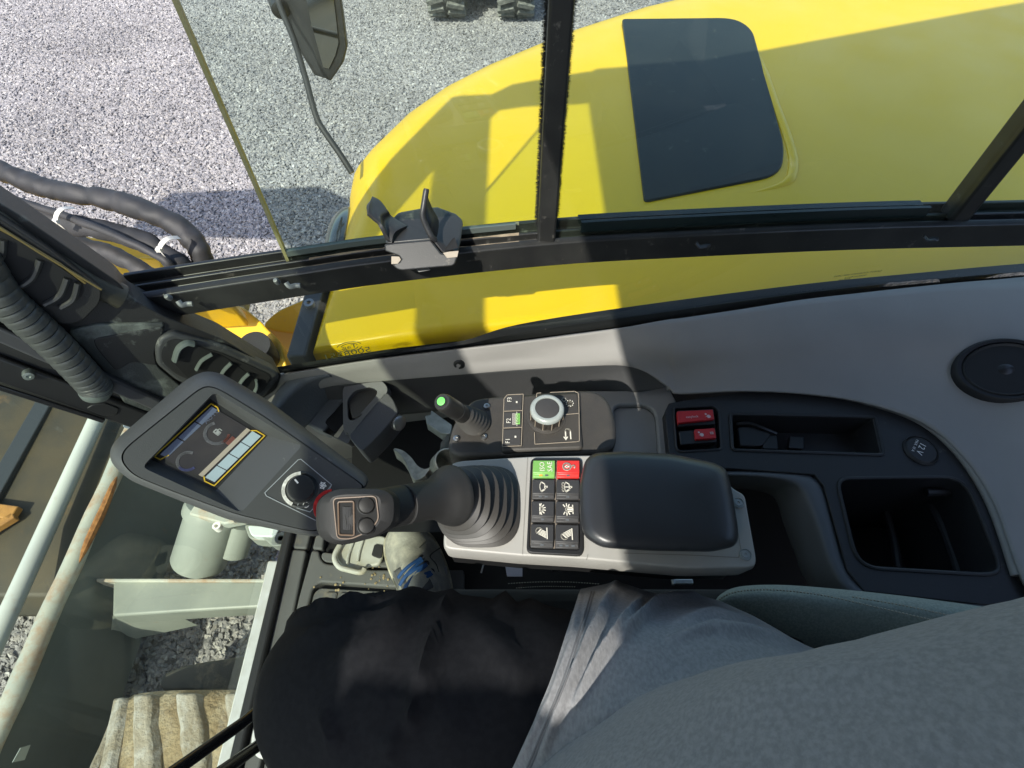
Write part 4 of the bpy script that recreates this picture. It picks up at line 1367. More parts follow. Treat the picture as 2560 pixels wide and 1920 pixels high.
def tray_clutter():
    Z = 1.462
    m = mat('black_clip_plastic', (.02, .02, .021), .3)
    c = P(1890, 1100, z=Z)
    t = thing('black_holder', 'glossy black plastic clip lying at the front of the open tray', 'clip', c)
    mb = MB(); mb.prism(round_poly([P(1843, 1066, z=Z + .016), P(1885, 1066, z=Z + .018), P(1930, 1085, z=Z + .016), P(1905, 1115, z=Z + .016), P(1850, 1115, z=Z + .016)], .006), (0, 0, -.02)); mb.build('clip_body', m, t, bevel=.002)
    mb = MB(); mb.tube(smooth_path([P(1840, 1060, z=Z + .02), P(1872, 1058, z=Z + .022), P(1905, 1070, z=Z + .02), P(1940, 1084, z=Z + .015)], 5), .003, 8); mb.build('spring_arm', m, t)
    o = MB(); o.prism(round_poly([P(1905, 1090, z=Z + .014), P(1942, 1088, z=Z + .014), P(1946, 1122, z=Z + .014), P(1908, 1122, z=Z + .014)], .003), (0, 0, -.018))
    tag(o.build('small_lighter', m, None, bevel=.002, loc=P(1925, 1105, z=Z)), 'small dark lighter with a pale end standing in the tray beside the clip', 'lighter')
    o = MB(); o.prism(round_poly([P(1975, 1090, z=Z + .006), P(2010, 1092, z=Z + .006), P(2010, 1122, z=Z + .006), P(1972, 1120, z=Z + .006)], .003), (0, 0, -.01))
    tag(o.build('dark_block', m, None, bevel=.002, loc=P(1990, 1105, z=Z)), 'low dark plastic block in the middle of the tray', 'plastic block')
tray_clutter()

# ------------------------------------------------------------------ control panel with the jog dial
M_panel = mat('charcoal_panel', (.045, .041, .037), .55, col2=(.055, .049, .042), nscale=40, bump=.3, bscale=900)
M_key = mat('charcoal_key', (.050, .047, .045), .55, bump=.15, bscale=900)
M_print = mat('cream_print', (.74, .70, .60), .5)
M_line = mat('tan_key_line', (.36, .30, .23), .6)
M_green = mat('green_print', (.22, .55, .12), .45)
NEX, NEY = V(0, 1, 0), V(-1, 0, 0)      # print on the right hand controls reads from the seat: right is +y, up is forward

def control_panel():
    Z = 1.69
    t = thing('control_panel', 'black control panel with three function keys and a ringed jog dial', 'control panel', P(1350, 1060, z=Z))
    def pp(pts, dz=0): return [P(x, y, z=Z + dz) for x, y in pts]
    body = pp([(1205, 993), (1300, 985), (1452, 974), (1495, 978), (1522, 1000), (1541, 1052), (1541, 1112), (1520, 1128), (1470, 1134), (1145, 1140), (1117, 1124), (1133, 1058), (1178, 1000)])
    mb = MB(); mb.prism(round_poly(body, .010, 4), (0, 0, -.06)); mb.build('panel_body', M_panel, t, bevel=.006, seg=3)
    q = pp([(1259, 990), (1446, 980), (1458, 1121), (1253, 1128)], .006)
    mb = MB(); mb.prism(round_poly(q, .005, 4), (0, 0, -.012)); mb.build('key_bezel', M_panel, t, bevel=.003, seg=2)
    q4 = Quad(*pp([(1262, 990), (1306, 987), (1302, 1115), (1256, 1117)], .0062))
    for k, (nm, v0, v1) in enumerate((('F3', 0, .325), ('F2', .345, .66), ('F1', .68, 1.0))):
        qk = q4.sub(.02, .98, v0 + .01, v1 - .01)
        mb = MB(); mb.prism(round_poly([qk.p(0, 0, .002), qk.p(1, 0, .002), qk.p(1, 1, .002), qk.p(0, 1, .002)], .0015, 3), qk.n * -.004)
        key = mb.build('function_key', M_key, t, bevel=.0007)
        mb = MB()
        fo = qk.p(.28, .5 - (.18 if nm == 'F3' else -.25 if nm == 'F1' else -.1), .0022)
        fr = Frame(fo, NEX, NEY)
        text(mb, fr, nm, 0, 0, .0072)
        if nm != 'F2':
            f2 = Frame(qk.p(.70, .52, .0022), NEX, NEY)
            stroke(mb, f2, [(-.0006, 0), (.0006, 0)], .0019)
        mb.build('lettering', M_print, key, smooth=0)
        if nm == 'F2':
            f2 = Frame(qk.p(.58, .5, .0022), NEX, NEY)
            mb = MB(); mb.prism([f2.p(x, y, 0.0002) for x, y in ((-.0075, -.002), (.0075, -.002), (.0075, .002), (-.0075, .002))], f2.n * .0003); mb.build('power_block', mat('grey_print_block', (.42, .38, .36), .5), key)
            f3 = Frame(qk.p(.80, .5, .0022), NEX, NEY)
            mb = MB(); mb.prism([f3.p(x, y, 0.0002) for x, y in ((-.0072, -.0023), (.0072, -.0023), (.0072, .0023), (-.0072, .0023))], f3.n * .0003); mb.build('eco_block', M_green, key)
            mb = MB(); text(mb, f3, 'ECO', 0, 0, .0048, h=.0008, wide=1.2); text(mb, f2, 'POWER', 0, 0, .0036, h=.0008, wide=1.1); mb.build('lettering', mat('dark_print', (.08, .09, .05), .5), key, smooth=0)
            mb = MB(); stroke(mb, f2, [(-.009, -.0033), (.0095, -.0033)], .0006); mb.build('divider', M_print, key, smooth=0)
    mb = MB()
    f = Frame(P(1350, 1050, z=Z + .0062), V(1, .06, 0), V(0, 1, 0))
    def lxy(px, py):
        p = P(px, py, z=Z + .0062) - f.o
        return p.dot(f.ex), p.dot(f.ey)
    for pts in ([(1341, 995), (1342, 986), (1352, 985)], [(1375, 984), (1436, 981), (1445, 986), (1446, 1000), (1447, 1036), (1412, 1039)], [(1447, 1036), (1448, 1105), (1440, 1107), (1337, 1113), (1336, 1084)],
                [(1260, 1000), (1256, 1119), (1303, 1117), (1308, 988), (1268, 990), (1260, 1000)], [(1259, 1031), (1306, 1029)], [(1257, 1073), (1304, 1071)]):
        stroke(mb, f, [lxy(*p) for p in pts], .0007, .0022)
    mb.build('key_outline', M_line, t, smooth=0)
    # gears and return arrow
    mb = MB()
    f = Frame(P(1424, 1007, z=Z + .0064), V(1, 0, 0), V(0, 1, 0))
    for cx, cy, r, n in ((.0, -.001, .0036, 9), (-.0065, .0042, .0022, 8)):
        stroke(mb, f, arc(cx, cy, r * .8, 0, 360, 18), r * .42)
        for k in range(n):
            a = 2 * math.pi * k / n
            stroke(mb, f, [(cx + r * .8 * math.cos(a), cy + r * .8 * math.sin(a)), (cx + r * 1.22 * math.cos(a), cy + r * 1.22 * math.sin(a))], r * .34)
    mb.build('gear_sign', M_print, t, smooth=0); mb = MB()
    f = Frame(P(1420, 1086, z=Z + .0064), V(1, 0, 0), V(0, 1, 0))
    stroke(mb, f, [(-.0028, -.004), (-.0028, .004)] + arc(0, .004, .0028, 180, 0, 8) + [(.0028, -.006)], .0014)
    mb.prism([f.p(-.0056, -.0035, .0004), f.p(0, -.0035, .0004), f.p(-.0028, -.008, .0004)], f.n * .0004)
    mb.build('arrow_sign', M_print, t, smooth=0)
    # jog dial
    base = P(1366, 1044, z=Z + .006)
    top = P(1351, 1034, z=Z + .030)
    ax = V(0, 0, 1)
    mb = MB(); mb.lathe(base, ax, [(.0185, -.004), (.0225, .0), (.0225, .001), (.0205, .0015), (.0195, .003)], 40); mb.build('dial_seat', M_panel, t, smooth=30)
    mb = MB()
    n = 48
    rings = []
    for r, h, k in ((.0188, .001, 1), (.0190, .016, 1), (.0186, .0185, 0)):
        ring = []
        for i in range(n):
            rr = r - (.0012 * k if i % 4 == 0 else 0)
            a = 2 * math.pi * i / n
            ring.append(base + V(math.cos(a) * rr, math.sin(a) * rr, h))
        rings.append(ring)
    mb.loft(rings, True, True); dial = mb.build('jog_dial', mat('dial_side', (.035, .030, .026), .45), t, smooth=25)
    mb = MB()
    for i in range(12):
        a = 2 * math.pi * (i + .5) / 12
        d = V(math.cos(a), math.sin(a), 0)
        mb.bar(base + d * .0192 + V(0, 0, .002), base + d * .0192 + V(0, 0, .0165), .0007, .0008, up=d)
    tag(mb.build('grip_line', M_line, dial, smooth=0), kind='stuff')
    mb = MB(); mb.lathe(base + V(0, 0, .0165), ax, [(.0192, -.001), (.0194, .002), (.0180, .0045), (.0155, .0050), (.0138, .0046), (.0136, .002)], 48); mb.build('dial_ring', mat('pale_dial_ring', (.33, .36, .34), .3, spec=.6), dial, smooth=50)
    mb = MB(); mb.lathe(base + V(0, 0, .0165), ax, [(.001, .0040), (.0115, .0042), (.0134, .0036), (.0136, .002)], 40); mb.build('dial_cap', M_key, dial, smooth=50)
control_panel()

def mini_joystick():
    Z = 1.69
    b, c = P(1190, 1058, z=Z), P(1104, 1004, z=1.775)
    t = thing('mini_joystick', 'small black joystick with a bright green button on its tip', 'small joystick', b)
    D = (c - b).normalized(); L_ = (c - b).length
    mb = MB()
    rings = []
    def ring(p, ax, r, n=28):
        u = V(1, 0, 0); u = (u - ax * u.dot(ax)).normalized(); v = ax.cross(u)
        return [p + (u * math.cos(2 * math.pi * k / n) + v * math.sin(2 * math.pi * k / n)) * r for k in range(n)]
    for k in range(13):
        s = k / 12
        ax = V(0, 0, 1).lerp(D, s).normalized()
        p = b + V(0, 0, .001) + D * (L_ * .42 * s)
        r = .0172 - .0068 * s + (.0011 if k % 2 else -.0011)
        rings.append(ring(p, ax, r))
    mb.loft(rings, True, True); mb.build('bellows', mat('rubber_bellows', (.045, .042, .038), .6, dust=(.3, .26, .2), dust_amt=.15, dscale=40), t, smooth=25)
    mb = MB(); mb.lathe(b + D * L_ * .38, D, [(.0085, 0), (.0095, .003), (.0100, .02), (.0103, .021), (.0103, .0215), (.0099, .022), (.0102, .024), (.0097, L_ * .56), (.0090, L_ * .60), (.0080, L_ * .615), (.001, L_ * .615)], 32); mb.build('grip', mat('shiny_black_grip', (.028, .027, .026), .35), t, smooth=35)
    tp = b + D * (L_ * .38 + L_ * .615)
    mb = MB(); mb.lathe(tp, D, [(.0058, -.001), (.0058, .0008), (.0048, .0008), (.0046, .0015), (.001, .0016)], 24); mb.build('tip_collar', M_black, t)
    mb = MB(); mb.lathe(tp + D * .0008, D, [(.0045, -.001), (.0044, .0012), (.003, .0016), (.0005, .0017)], 24); mb.build('green_button', mat('vivid_green_button', (.16, .68, .13), .4), t)
    for px, py in ((1217, 1016), (1210, 1092), (1141, 1097)):
        c = P(px, py, z=Z + .001)
        mb = MB(); mb.lathe(c, (0, 0, 1), [(.0012, .0006), (.0016, .002), (.0036, .0016), (.0040, 0), (.0040, -.002)], 16); mb.build('base_screw', M_steel, t, smooth=30)
mini_joystick()
# ================================================================== ARMREST CONSOLE AND JOYSTICK
def ring_on(p, ax, r, n=28, sx=1.0, xd=None, sq=2.0):
    u = Vector(xd) if xd is not None else V(1, 0, 0)
    u = (u - ax * u.dot(ax)).normalized(); v = ax.cross(u)
    out = []
    for k in range(n):
        a = 2 * math.pi * k / n
        c, s = math.cos(a), math.sin(a)
        c = math.copysign(abs(c) ** (2 / sq), c); s = math.copysign(abs(s) ** (2 / sq), s)
        out.append(p + (u * c * sx + v * s) * r)
    return out

def armrest_console():
    Z = 1.72
    t = thing('armrest_console', 'light grey armrest console with eight symbol buttons and a black armrest pad', 'armrest console', P(1500, 1270, z=Z))
    def pp(pts, dz=0): return [P(x, y, z=Z + dz) for x, y in pts]
    out = pp([(1126, 1160), (1150, 1152), (1328, 1141), (1600, 1136), (1780, 1160), (1832, 1222), (1862, 1236), (1866, 1262), (1892, 1405), (1880, 1418), (1725, 1420), (1461, 1396), (1300, 1388), (1116, 1371), (1110, 1355)])
    mb = MB()
    o2 = round_poly(out, .008, 4)
    c = sum(o2, Vector()) / len(o2)
    r1 = [p + V(0, 0, -.008) + (p - c).normalized() * .0015 for p in o2]
    r2 = [p + V(0, 0, -.030) + V(0, .004, 0) for p in r1]
    mb.loft([o2, r1, r2], True, True)
    mb.build('console_shell', M_lgrey, t, smooth=35, bevel=.0035, seg=3)
    mb = MB(); q = [p + V(0, .012, -.03) for p in out]; mb.prism(q, (0, 0, -.05)); mb.build('console_underside', M_black, t)
    # thin seam lines of the plate
    f = Frame(P(1300, 1270, z=Z), V(1, 0, 0), V(0, 1, 0))
    def lxy(px, py):
        p = P(px, py, z=Z) - f.o
        return p.dot(f.ex), p.dot(f.ey)
    mb = MB()
    m_seam = mat('seam_shadow_grey', (.22, .21, .19), .6)
    for pts in ([(1319, 1145), (1306, 1386)], [(1466, 1400), (1470, 1386)], [(1830, 1245), (1852, 1375), (1846, 1394), (1725, 1388), (1560, 1383)]):
        mb = MB(); stroke(mb, f, [lxy(*p) for p in pts], .0006, .0003, .0002)
        mb.build('seam', m_seam, t, smooth=0)
    for px, py in ((1845, 1258), (1863, 1387)):
        mb = MB(); mb.lathe(P(px, py, z=Z), (0, 0, 1), [(.001, .0002), (.0016, .0016), (.0033, .0016), (.0036, .0012), (.0036, .0004), (.0050, .0004), (.0052, .0016), (.0058, .0006)], 22)
        mb.build('ring_screw', mat('pale_screw', (.42, .45, .46), .4, .5), t, smooth=25)
    # button block
    q = Quad(*pp([(1327, 1145), (1455, 1145), (1459, 1389), (1316, 1381)], .004))
    mb = MB()
    o = round_poly([q.p(0, 0), q.p(1, 0), q.p(1, 1), q.p(0, 1)], .006, 4)
    qi = Quad(*pp([(1331, 1153), (1450, 1153), (1448, 1375), (1324, 1371)], .004))
    ih = round_poly([qi.p(0, 0), qi.p(1, 0), qi.p(1, 1), qi.p(0, 1)], .003, 3)
    plate_holes(mb, o, [ih], V(0, 0, -.008)); mb.build('button_frame', M_black, t, bevel=.0015, seg=2)
    mb = MB(); mb.prism([p + V(0, 0, -.002) for p in ih], V(0, 0, -.003)); mb.build('button_well', mat('tan_gap', (.20, .17, .14), .7), t)
    m_btn = mat('charcoal_button', (.042, .041, .042), .5, bump=.15, bscale=900, dust=(.30, .25, .18), dust_amt=.10, dscale=50)
    m_gb = mat('green_button_plastic', (.19, .42, .10), .4)
    m_rb = mat('red_button_plastic', (.62, .035, .03), .4)
    rows = [(0, .215), (.235, .468), (.488, .725), (.745, 1.0)]
    cols = [(.015, .475), (.515, .985)]
    m_led = mat('led_window', (.10, .11, .12), .3)
    for ri, (v0, v1) in enumerate(rows):
        for ci, (u0, u1) in enumerate(cols):
            b = qi.sub(u0, u1, v0 + .006, v1 - .006)
            m = (m_gb if ci == 0 else m_rb) if ri == 0 else m_btn
            mb = MB()
            # upper field and a lower lip that steps down
            top = [b.p(.0, .0, .0032), b.p(1, 0, .0032), b.p(1, .78, .0042), b.p(0, .78, .0042)]
            lip = [b.p(.0, .80, .0026), b.p(1, .80, .0026), b.p(1, 1, .0014), b.p(0, 1, .0014)]
            base = [b.p(0, 0, -.002), b.p(1, 0, -.002), b.p(1, 1, -.002), b.p(0, 1, -.002)]
            vs = top + lip + base
            mb.add(vs, [(0, 1, 2, 3), (3, 2, 5, 4), (4, 5, 6, 7), (0, 8, 9, 1), (1, 9, 10, 6, 5, 2), (7, 6, 10, 11), (0, 3, 4, 7, 11, 8)])
            lab = 'green button lettered ISO and SAE' if (ri, ci) == (0, 0) else 'red button with a load hook sign' if (ri, ci) == (0, 1) else None
            btn = mb.build('push_button', m, t, bevel=.0008)
            if lab: btn['label'] = lab
            f = Frame(b.p(.5, .42, .0040), NEX, NEY)
            s = MB()
            W = .0010
            H = .0003
            if (ri, ci) == (0, 0):
                text(s, f, 'ISO', 0, .0018, .0072, h=H + .0003); text(s, f, 'SAE', .0, -.0062, .0072, h=H + .0003)
            elif (ri, ci) == (0, 1):
                stroke(s, f, arc(0, .0016, .0038, 0, 360, 20), .0014, H)
                s.prism([f.p(-.0022, .001, H), f.p(.0022, .001, H), f.p(0, .0042, H)], f.n * .0004)
                stroke(s, f, [(0, -.0006), (0, .0016)], .0016, H)
                stroke(s, f, [(0, -.0024), (0, -.0036)] + arc(0, -.0052, .0016, 90, -150, 8), W, H)
            elif (ri, ci) in ((1, 0), (1, 1)):
                stroke(s, f, arc(0, -.0055, .0092, 55, 125, 8) + [(-.0030, -.0012), (.0030, -.0012)], W, H, closed=True)
                stroke(s, f, [(-.0042, .0018), (-.0016, -.0022)], W * .8, H)
                stroke(s, f, [(0, -.0032), (0, -.0036)], .0018, H)
                stroke(s, f, [(0, -.0034), (.0012, -.0012)], W * .8, H)
                if ci == 1:
                    for k in (-1, 0, 1): stroke(s, f, arc(k * .003, .0045, .0015, 0, 180, 6), W * .9, H)
                    stroke(s, f, [(0, .003), (0, -.0008)], W * .8, H)
            elif (ri, ci) == (2, 0):
                stroke(s, f, [(-.0052, .003), (.0052, .003)], W, H)
                stroke(s, f, arc(0, .003, .0026, 180, 360, 8), W, H)
                for a in (195, 225, 255, 285, 315, 345): stroke(s, f, [(.0038 * math.cos(math.radians(a)), .003 + .0036 * math.sin(math.radians(a))), (.0058 * math.cos(math.radians(a)), .003 + .0056 * math.sin(math.radians(a)))], W, H)
            elif (ri, ci) == (2, 1):
                stroke(s, f, [(-.0044, -.005), (.0044, -.005)], W, H)
                stroke(s, f, [(-.002, -.005), (-.002, .0)] + arc(0, 0, .002, 180, 0, 6) + [(.002, -.005)], W, H)
                stroke(s, f, [(0, -.004), (0, 0)], W * 1.8, H)
                for a in (0, 35, -30, 180, 145, 210): stroke(s, f, [(.0034 * math.cos(math.radians(a)), .001 + .003 * math.sin(math.radians(a))), (.006 * math.cos(math.radians(a)), .001 + .0055 * math.sin(math.radians(a)))], W, H)
            else:
                dx = .002 if ci == 0 else -.002
                stroke(s, f, [(-.0055, -.0045), (.0052, -.0045)], W, H)
                cx, cy = (.0022, .0028) if ci == 0 else (-.0022, .0028)
                da = 225 if ci == 0 else 315
                stroke(s, f, arc(cx, cy, .0031, da + 90, da + 270, 12), W, H, closed=True)
                dxn, dyn = math.cos(math.radians(da)), math.sin(math.radians(da))
                for k in range(5):
                    sx, sy = cx + dxn * .0013 - dyn * (k - 2) * .00125, cy + dyn * .0013 + dxn * (k - 2) * .00125
                    ln = (sy + .0034) / -dyn
                    stroke(s, f, [(sx, sy), (sx + dxn * ln * .55, sy + dyn * ln)], W * .7, H)
            s.build('symbol', M_print, btn, smooth=0)
            n_led = {(0, 0): 2, (0, 1): 1, (1, 0): 2, (1, 1): 1, (2, 0): 1, (2, 1): 1, (3, 0): 1, (3, 1): 3}[(ri, ci)]
            for k in range(n_led):
                u = .5 + (k - (n_led - 1) / 2) * .26
                lq = b.sub(u - .07, u + .07, .86, .93)
                lm = MB(); lm.prism([lq.p(0, 0, .0030), lq.p(1, 0, .0030), lq.p(1, 1, .0026), lq.p(0, 1, .0026)], lq.n * -.0012)
                lm.build('indicator', mat('amber_led', (.75, .34, .04), .4) if (ri, ci, k) == (0, 0, 0) else m_led, btn, smooth=0)
    # armrest pad
    a = [(1462, 1150), (1484, 1132), (1560, 1128), (1680, 1134), (1785, 1156), (1817, 1172), (1832, 1235), (1846, 1320), (1846, 1352), (1834, 1368), (1780, 1380), (1640, 1378), (1520, 1371), (1496, 1366), (1460, 1342), (1449, 1300), (1448, 1210)]
    def ringp(z, s):
        pts = [P(x, y, z=z) for x, y in a]
        c = sum(pts, Vector()) / len(pts)
        return round_poly([c.lerp(p, s) for p in pts], .006, 3)
    mb = MB()
    mb.loft([ringp(1.738, .95), ringp(1.742, .985), ringp(1.750, .998), ringp(1.758, .985), ringp(1.7625, .95), ringp(1.7655, .85), ringp(1.767, .65), ringp(1.7675, .35), ringp(1.7678, .05)], True, True)
    mb.build('armrest_pad', mat('smooth_black_pad', (.026, .027, .030), .36, bump=.12, bscale=1400, rvar=.05), t, smooth=70)
armrest_console()

M_stick = mat('joystick_black', (.020, .0195, .019), .58, spec=.35, bump=.25, bscale=1500)
def joystick():
    Z = 1.72
    b = P(1205, 1264, z=Z)
    F = P(1112, 1242, t=.502)
    Hd = P(868, 1288, t=.425)
    t = thing('joystick', 'large black joystick with roller and two thumb buttons rising from a ribbed rubber boot', 'joystick', b)
    D = (P(960, 1272, t=.452) - F).normalized()
    # bellows from a rounded-square base to the tilted collar
    mb = MB()
    rings = []
    N = 44
    m = 13
    Fb = P(1128, 1246, t=.512)
    for k in range(m):
        s = k / (m - 1)
        ax = V(0, 0, 1).lerp(D, s ** 1.2).normalized()
        p = b.lerp(Fb, s) + V(0, 0, .002)
        r = .0372 - .0150 * s + (.0040 if k % 2 == 0 else -.0040) * (1 - .3 * s)
        sx = (.0355 / .0405) * (1 - s) + s
        rings.append(ring_on(p, ax, r * 1.06, N, sx, V(1, 0, 0), 3.2 - 1.1 * s))
    mb.loft([ring_on(b + V(0, 0, -.002), V(0, 0, 1), .0405, N, .92, V(1, 0, 0), 3.2), ring_on(b + V(0, 0, .0015), V(0, 0, 1), .0405, N, .92, V(1, 0, 0), 3.2)] + rings, True, True)
    mb.build('boot', mat('rubber_boot', (.045, .041, .037), .48, bump=.1, bscale=900), t, smooth=28, bevel=.0012, seg=2)
    # collar: a bell that flares from the grip
    mb = MB(); mb.lathe(F, -D, [(.0166, -.045), (.0166, -.028), (.0172, -.017), (.0194, -.010), (.0226, -.005), (.0258, .001), (.0270, .005), (.0276, .006), (.0276, .0095), (.0268, .0105), (.020, .012)], 48)
    mb.build('collar', M_stick, t, smooth=32, bevel=.0006)
    # grip
    pth = smooth_path([F + D * .012, P(1030, 1258, t=.477), P(960, 1272, t=.455), P(905, 1284, t=.438), P(880, 1288, t=.436)], 6)
    rad = [.0168 + .0030 * max(0, (i / len(pth) - .45)) ** 1.0 * 2 for i in range(len(pth))]
    mb = MB(); mb.tube(pth, rad, 24); mb.build('grip', M_stick, t, smooth=70)
    # head
    def rg(pts, tt): return round_poly([P(x, y, t=tt) for x, y in pts], .008, 5)
    front = [(822, 1246), (850, 1236), (940, 1236), (954, 1250), (954, 1300), (930, 1330), (862, 1353), (832, 1349), (818, 1325)]
    mid = [(796, 1248), (840, 1222), (955, 1222), (985, 1240), (984, 1310), (935, 1344), (858, 1364), (815, 1356), (796, 1328)]
    midb = [(790, 1252), (835, 1222), (965, 1220), (1000, 1240), (1000, 1310), (940, 1344), (850, 1362), (806, 1350), (790, 1325)]
    back = [(806, 1256), (845, 1234), (940, 1234), (960, 1250), (958, 1310), (930, 1334), (850, 1350), (820, 1342), (806, 1320)]
    mb = MB(); mb.loft([rg(front, .4185), rg(mid, .4235), rg(midb, .437), rg(midb, .452), rg(back, .468)], True, True)
    hd = mb.build('head', M_stick, t, smooth=60, bevel=.002, seg=3)
    # face plate
    tt = .4178
    fq = round_poly([P(x, y, t=tt) for x, y in [(833, 1246), (940, 1240), (947, 1298), (926, 1326), (878, 1347), (843, 1346)]], .0035, 4)
    mb = MB(); mb.tube(fq + [fq[0]], .0006, 6); mb.build('face_rim', mat('worn_brown_rim', (.13, .085, .055), .5), hd)
    vd = ray(880, 1290).normalized()
    mb = MB(); mb.prism(fq, vd * .002); mb.build('face_plate', mat('joystick_face', (.010, .010, .010), .7, spec=.2, bump=.2, bscale=1200), hd)
    rq = Quad(P(846, 1254, t=tt), P(885, 1253, t=tt), P(886, 1338, t=tt), P(848, 1336, t=tt))
    mb = MB(); o = round_poly([rq.p(0, 0, .0006), rq.p(1, 0, .0006), rq.p(1, 1, .0006), rq.p(0, 1, .0006)], .0015, 3); mb.tube(o + [o[0]], .0007, 6); mb.build('roller_rim', mat('worn_brown_rim', (.13, .085, .055), .5), hd)
    mb = MB()
    c0, c1 = rq.p(.14, .5), rq.p(.95, .5)
    ns = 22
    rings = []
    axis = (rq.p(.5, 1) - rq.p(.5, 0)).normalized()
    rr = (rq.p(.95, .5) - rq.p(.14, .5)).length / 2
    n_ = 40
    cc0, cc1 = rq.p(.55, .16) - rq.n * .0015, rq.p(.55, .84) - rq.n * .0015
    u = (rq.p(1, .5) - rq.p(0, .5)).normalized()
    for p in (cc0, cc1):
        rings.append([p + (u * math.cos(2 * math.pi * k / n_) + rq.n * .55 * math.sin(2 * math.pi * k / n_)) * rr * (1 if k % 2 else .93) for k in range(n_)])
    mb.loft(rings, True, True); mb.build('thumb_roller', mat('roller_rubber', (.03, .03, .031), .7, spec=.25), hd, smooth=0)
    for px, py in ((916, 1263), (916, 1314)):
        c = P(px, py, t=tt)
        mb = MB(); mb.lathe(c, -vd, [(.0068, -.001), (.0070, .0006), (.0064, .0010), (.0062, .0004), (.0060, .0022), (.0052, .0032), (.003, .0036), (.0004, .0037)], 30); mb.build('thumb_button', mat('button_rubber', (.020, .019, .018), .42), hd, smooth=40)
joystick()

# ================================================================== MONITOR
def monitor():
    M0 = P(590, 1140, t=.625)
    nrm = V(.33, -.22, .92).normalized()
    pl = (M0, nrm)
    def pp(pts, h=0):
        q = (M0 + nrm * h, nrm)
        return [P(x, y, pl=q) for x, y in pts]
    t = thing('monitor', 'dark grey tilted display unit with a lit screen and climate knobs', 'display', M0)
    m_body = mat('monitor_grey_plastic', (.075, .075, .078), .48, bump=.3, bscale=1000, dust=(.30, .29, .27), dust_amt=.14, dscale=35)
    m_face = mat('monitor_face_plastic', (.050, .051, .052), .5, bump=.3, bscale=1000, dust=(.28, .27, .25), dust_amt=.16, dscale=40)
    sil = [(273, 1131), (286, 1102), (467, 947), (510, 927), (552, 932), (666, 998), (921, 1190), (921, 1212), (800, 1343), (757, 1338), (575, 1301), (440, 1248), (322, 1200), (279, 1160)]
    face = [(302, 1139), (314, 1118), (500, 969), (524, 964), (552, 974), (660, 1040), (912, 1214), (906, 1226), (797, 1330), (760, 1326), (590, 1286), (440, 1232), (335, 1190), (306, 1160)]
    recess = [(355, 1168), (536, 980), (756, 1113), (603, 1282)]
    def rp(pts, h, r=.012): return round_poly(pp(pts, h), r, 5)
    # housing
    mb = MB(); mb.loft([rp(face, 0), rp([((a[0] * .6 + b[0] * .4), (a[1] * .6 + b[1] * .4)) for a, b in zip(face, sil)], -.002), rp(sil, -.012), rp(sil, -.030), rp([(a[0] * .9 + 58, a[1] * .9 + 114) for a in sil], -.055)], True, False)
    lastring = mb.v[-len(rp(sil, 0)):]
    mb.add(lastring, [tuple(range(len(lastring)))])
    mb.build('housing', m_body, t, smooth=60)
    # face plate with the screen opening
    mb = MB()
    hole = round_poly(pp(recess, .0015), .006, 4)
    plate_holes(mb, rp([(a[0] * .985 + 9.0, a[1] * .985 + 17.1) for a in face], .0015), [hole], nrm * -.004); mb.build('face_plate', m_face, t, bevel=.001)
    # sloping walls of the recess and the sunken screen
    fl = pp([(372, 1146), (524, 996), (668, 1090), (540, 1226)], -.016)
    hp = pp(recess, .0012)
    for i, nm in ((0, 'recess_wall'), (1, 'recess_wall'), (2, 'recess_ramp'), (3, 'recess_wall')):
        j = (i + 1) % 4
        mb = MB(); mb.grid([[hp[i], hp[j]], [fl[i], fl[j]]]); mb.build(nm, m_body if nm == 'recess_ramp' else m_face, t, smooth=0)
    mb = MB(); mb.prism(fl, nrm * -.004); mb.build('screen_bezel', M_black, t)
    S = Quad(*pp([(386, 1142), (528, 1010), (662, 1090), (536, 1215)], -.0155))
    mb = MB(); mb.prism([S.p(.03, .03), S.p(.97, .03), S.p(.97, .97), S.p(.03, .97)], nrm * .0008)
    scr = mb.build('screen', mat('dark_lcd', (.040, .038, .043), .16, col2=(.055, .050, .052), nscale=30, coat=.3), t, smooth=0)
    H = .0009
    m_yl = mat('yellow_screen_line', (.62, .40, .03), .4)
    mb = MB()
    for pts in ([(.10, .14), (.0, .10), (0, .0), (1, 0), (1, .12), (.96, .18)], [(.96, .78), (1.0, .84), (1, 1), (0, 1), (0, .84), (.05, .78)]):
        stroke(mb, S, pts, .0012, H)
    mb.build('screen_line', m_yl, scr, smooth=0)
    m_lit = mat('lit_screen_key', (.30, .37, .40), .3, emit=(.30, .42, .48), estr=.08)
    for k in range(4):
        u0 = .05 + k * .232
        q = S.sub(u0, u0 + .218, .80, .96)
        mb = MB(); mb.prism([q.p(0, 0, H), q.p(1, 0, H), q.p(1, 1, H), q.p(0, 1, H)], nrm * .0003); mb.build('soft_key', m_lit, scr, smooth=0)
    m_bar = mat('lit_status_bar', (.08, .10, .15), .3, emit=(.12, .15, .22), estr=.1)
    for k in range(3):
        q = S.sub(.06 + k * .31, .06 + k * .31 + .29, .04, .15)
        mb = MB(); mb.prism([q.p(0, 0, H), q.p(1, 0, H), q.p(1, 1, H), q.p(0, 1, H)], nrm * .0003); mb.build('status_bar', m_bar, scr, smooth=0)
    q = S.sub(.04, .96, .70, .77)
    mb = MB(); mb.prism([q.p(0, 0, H), q.p(1, 0, H), q.p(1, 1, H), q.p(0, 1, H)], nrm * .0012); mb.build('painted_reflection', mat('painted_reflection', (.36, .31, .25), .4), scr, smooth=0)  # reflection along the screen edge, put in as a cream coloured strip
    f = Frame(S.p(.5, .42, H), S.p(1, .5) - S.p(0, .5), S.p(.5, 0) - S.p(.5, 1))
    m_g = mat('grey_gauge_arc', (.11, .11, .12), .4)
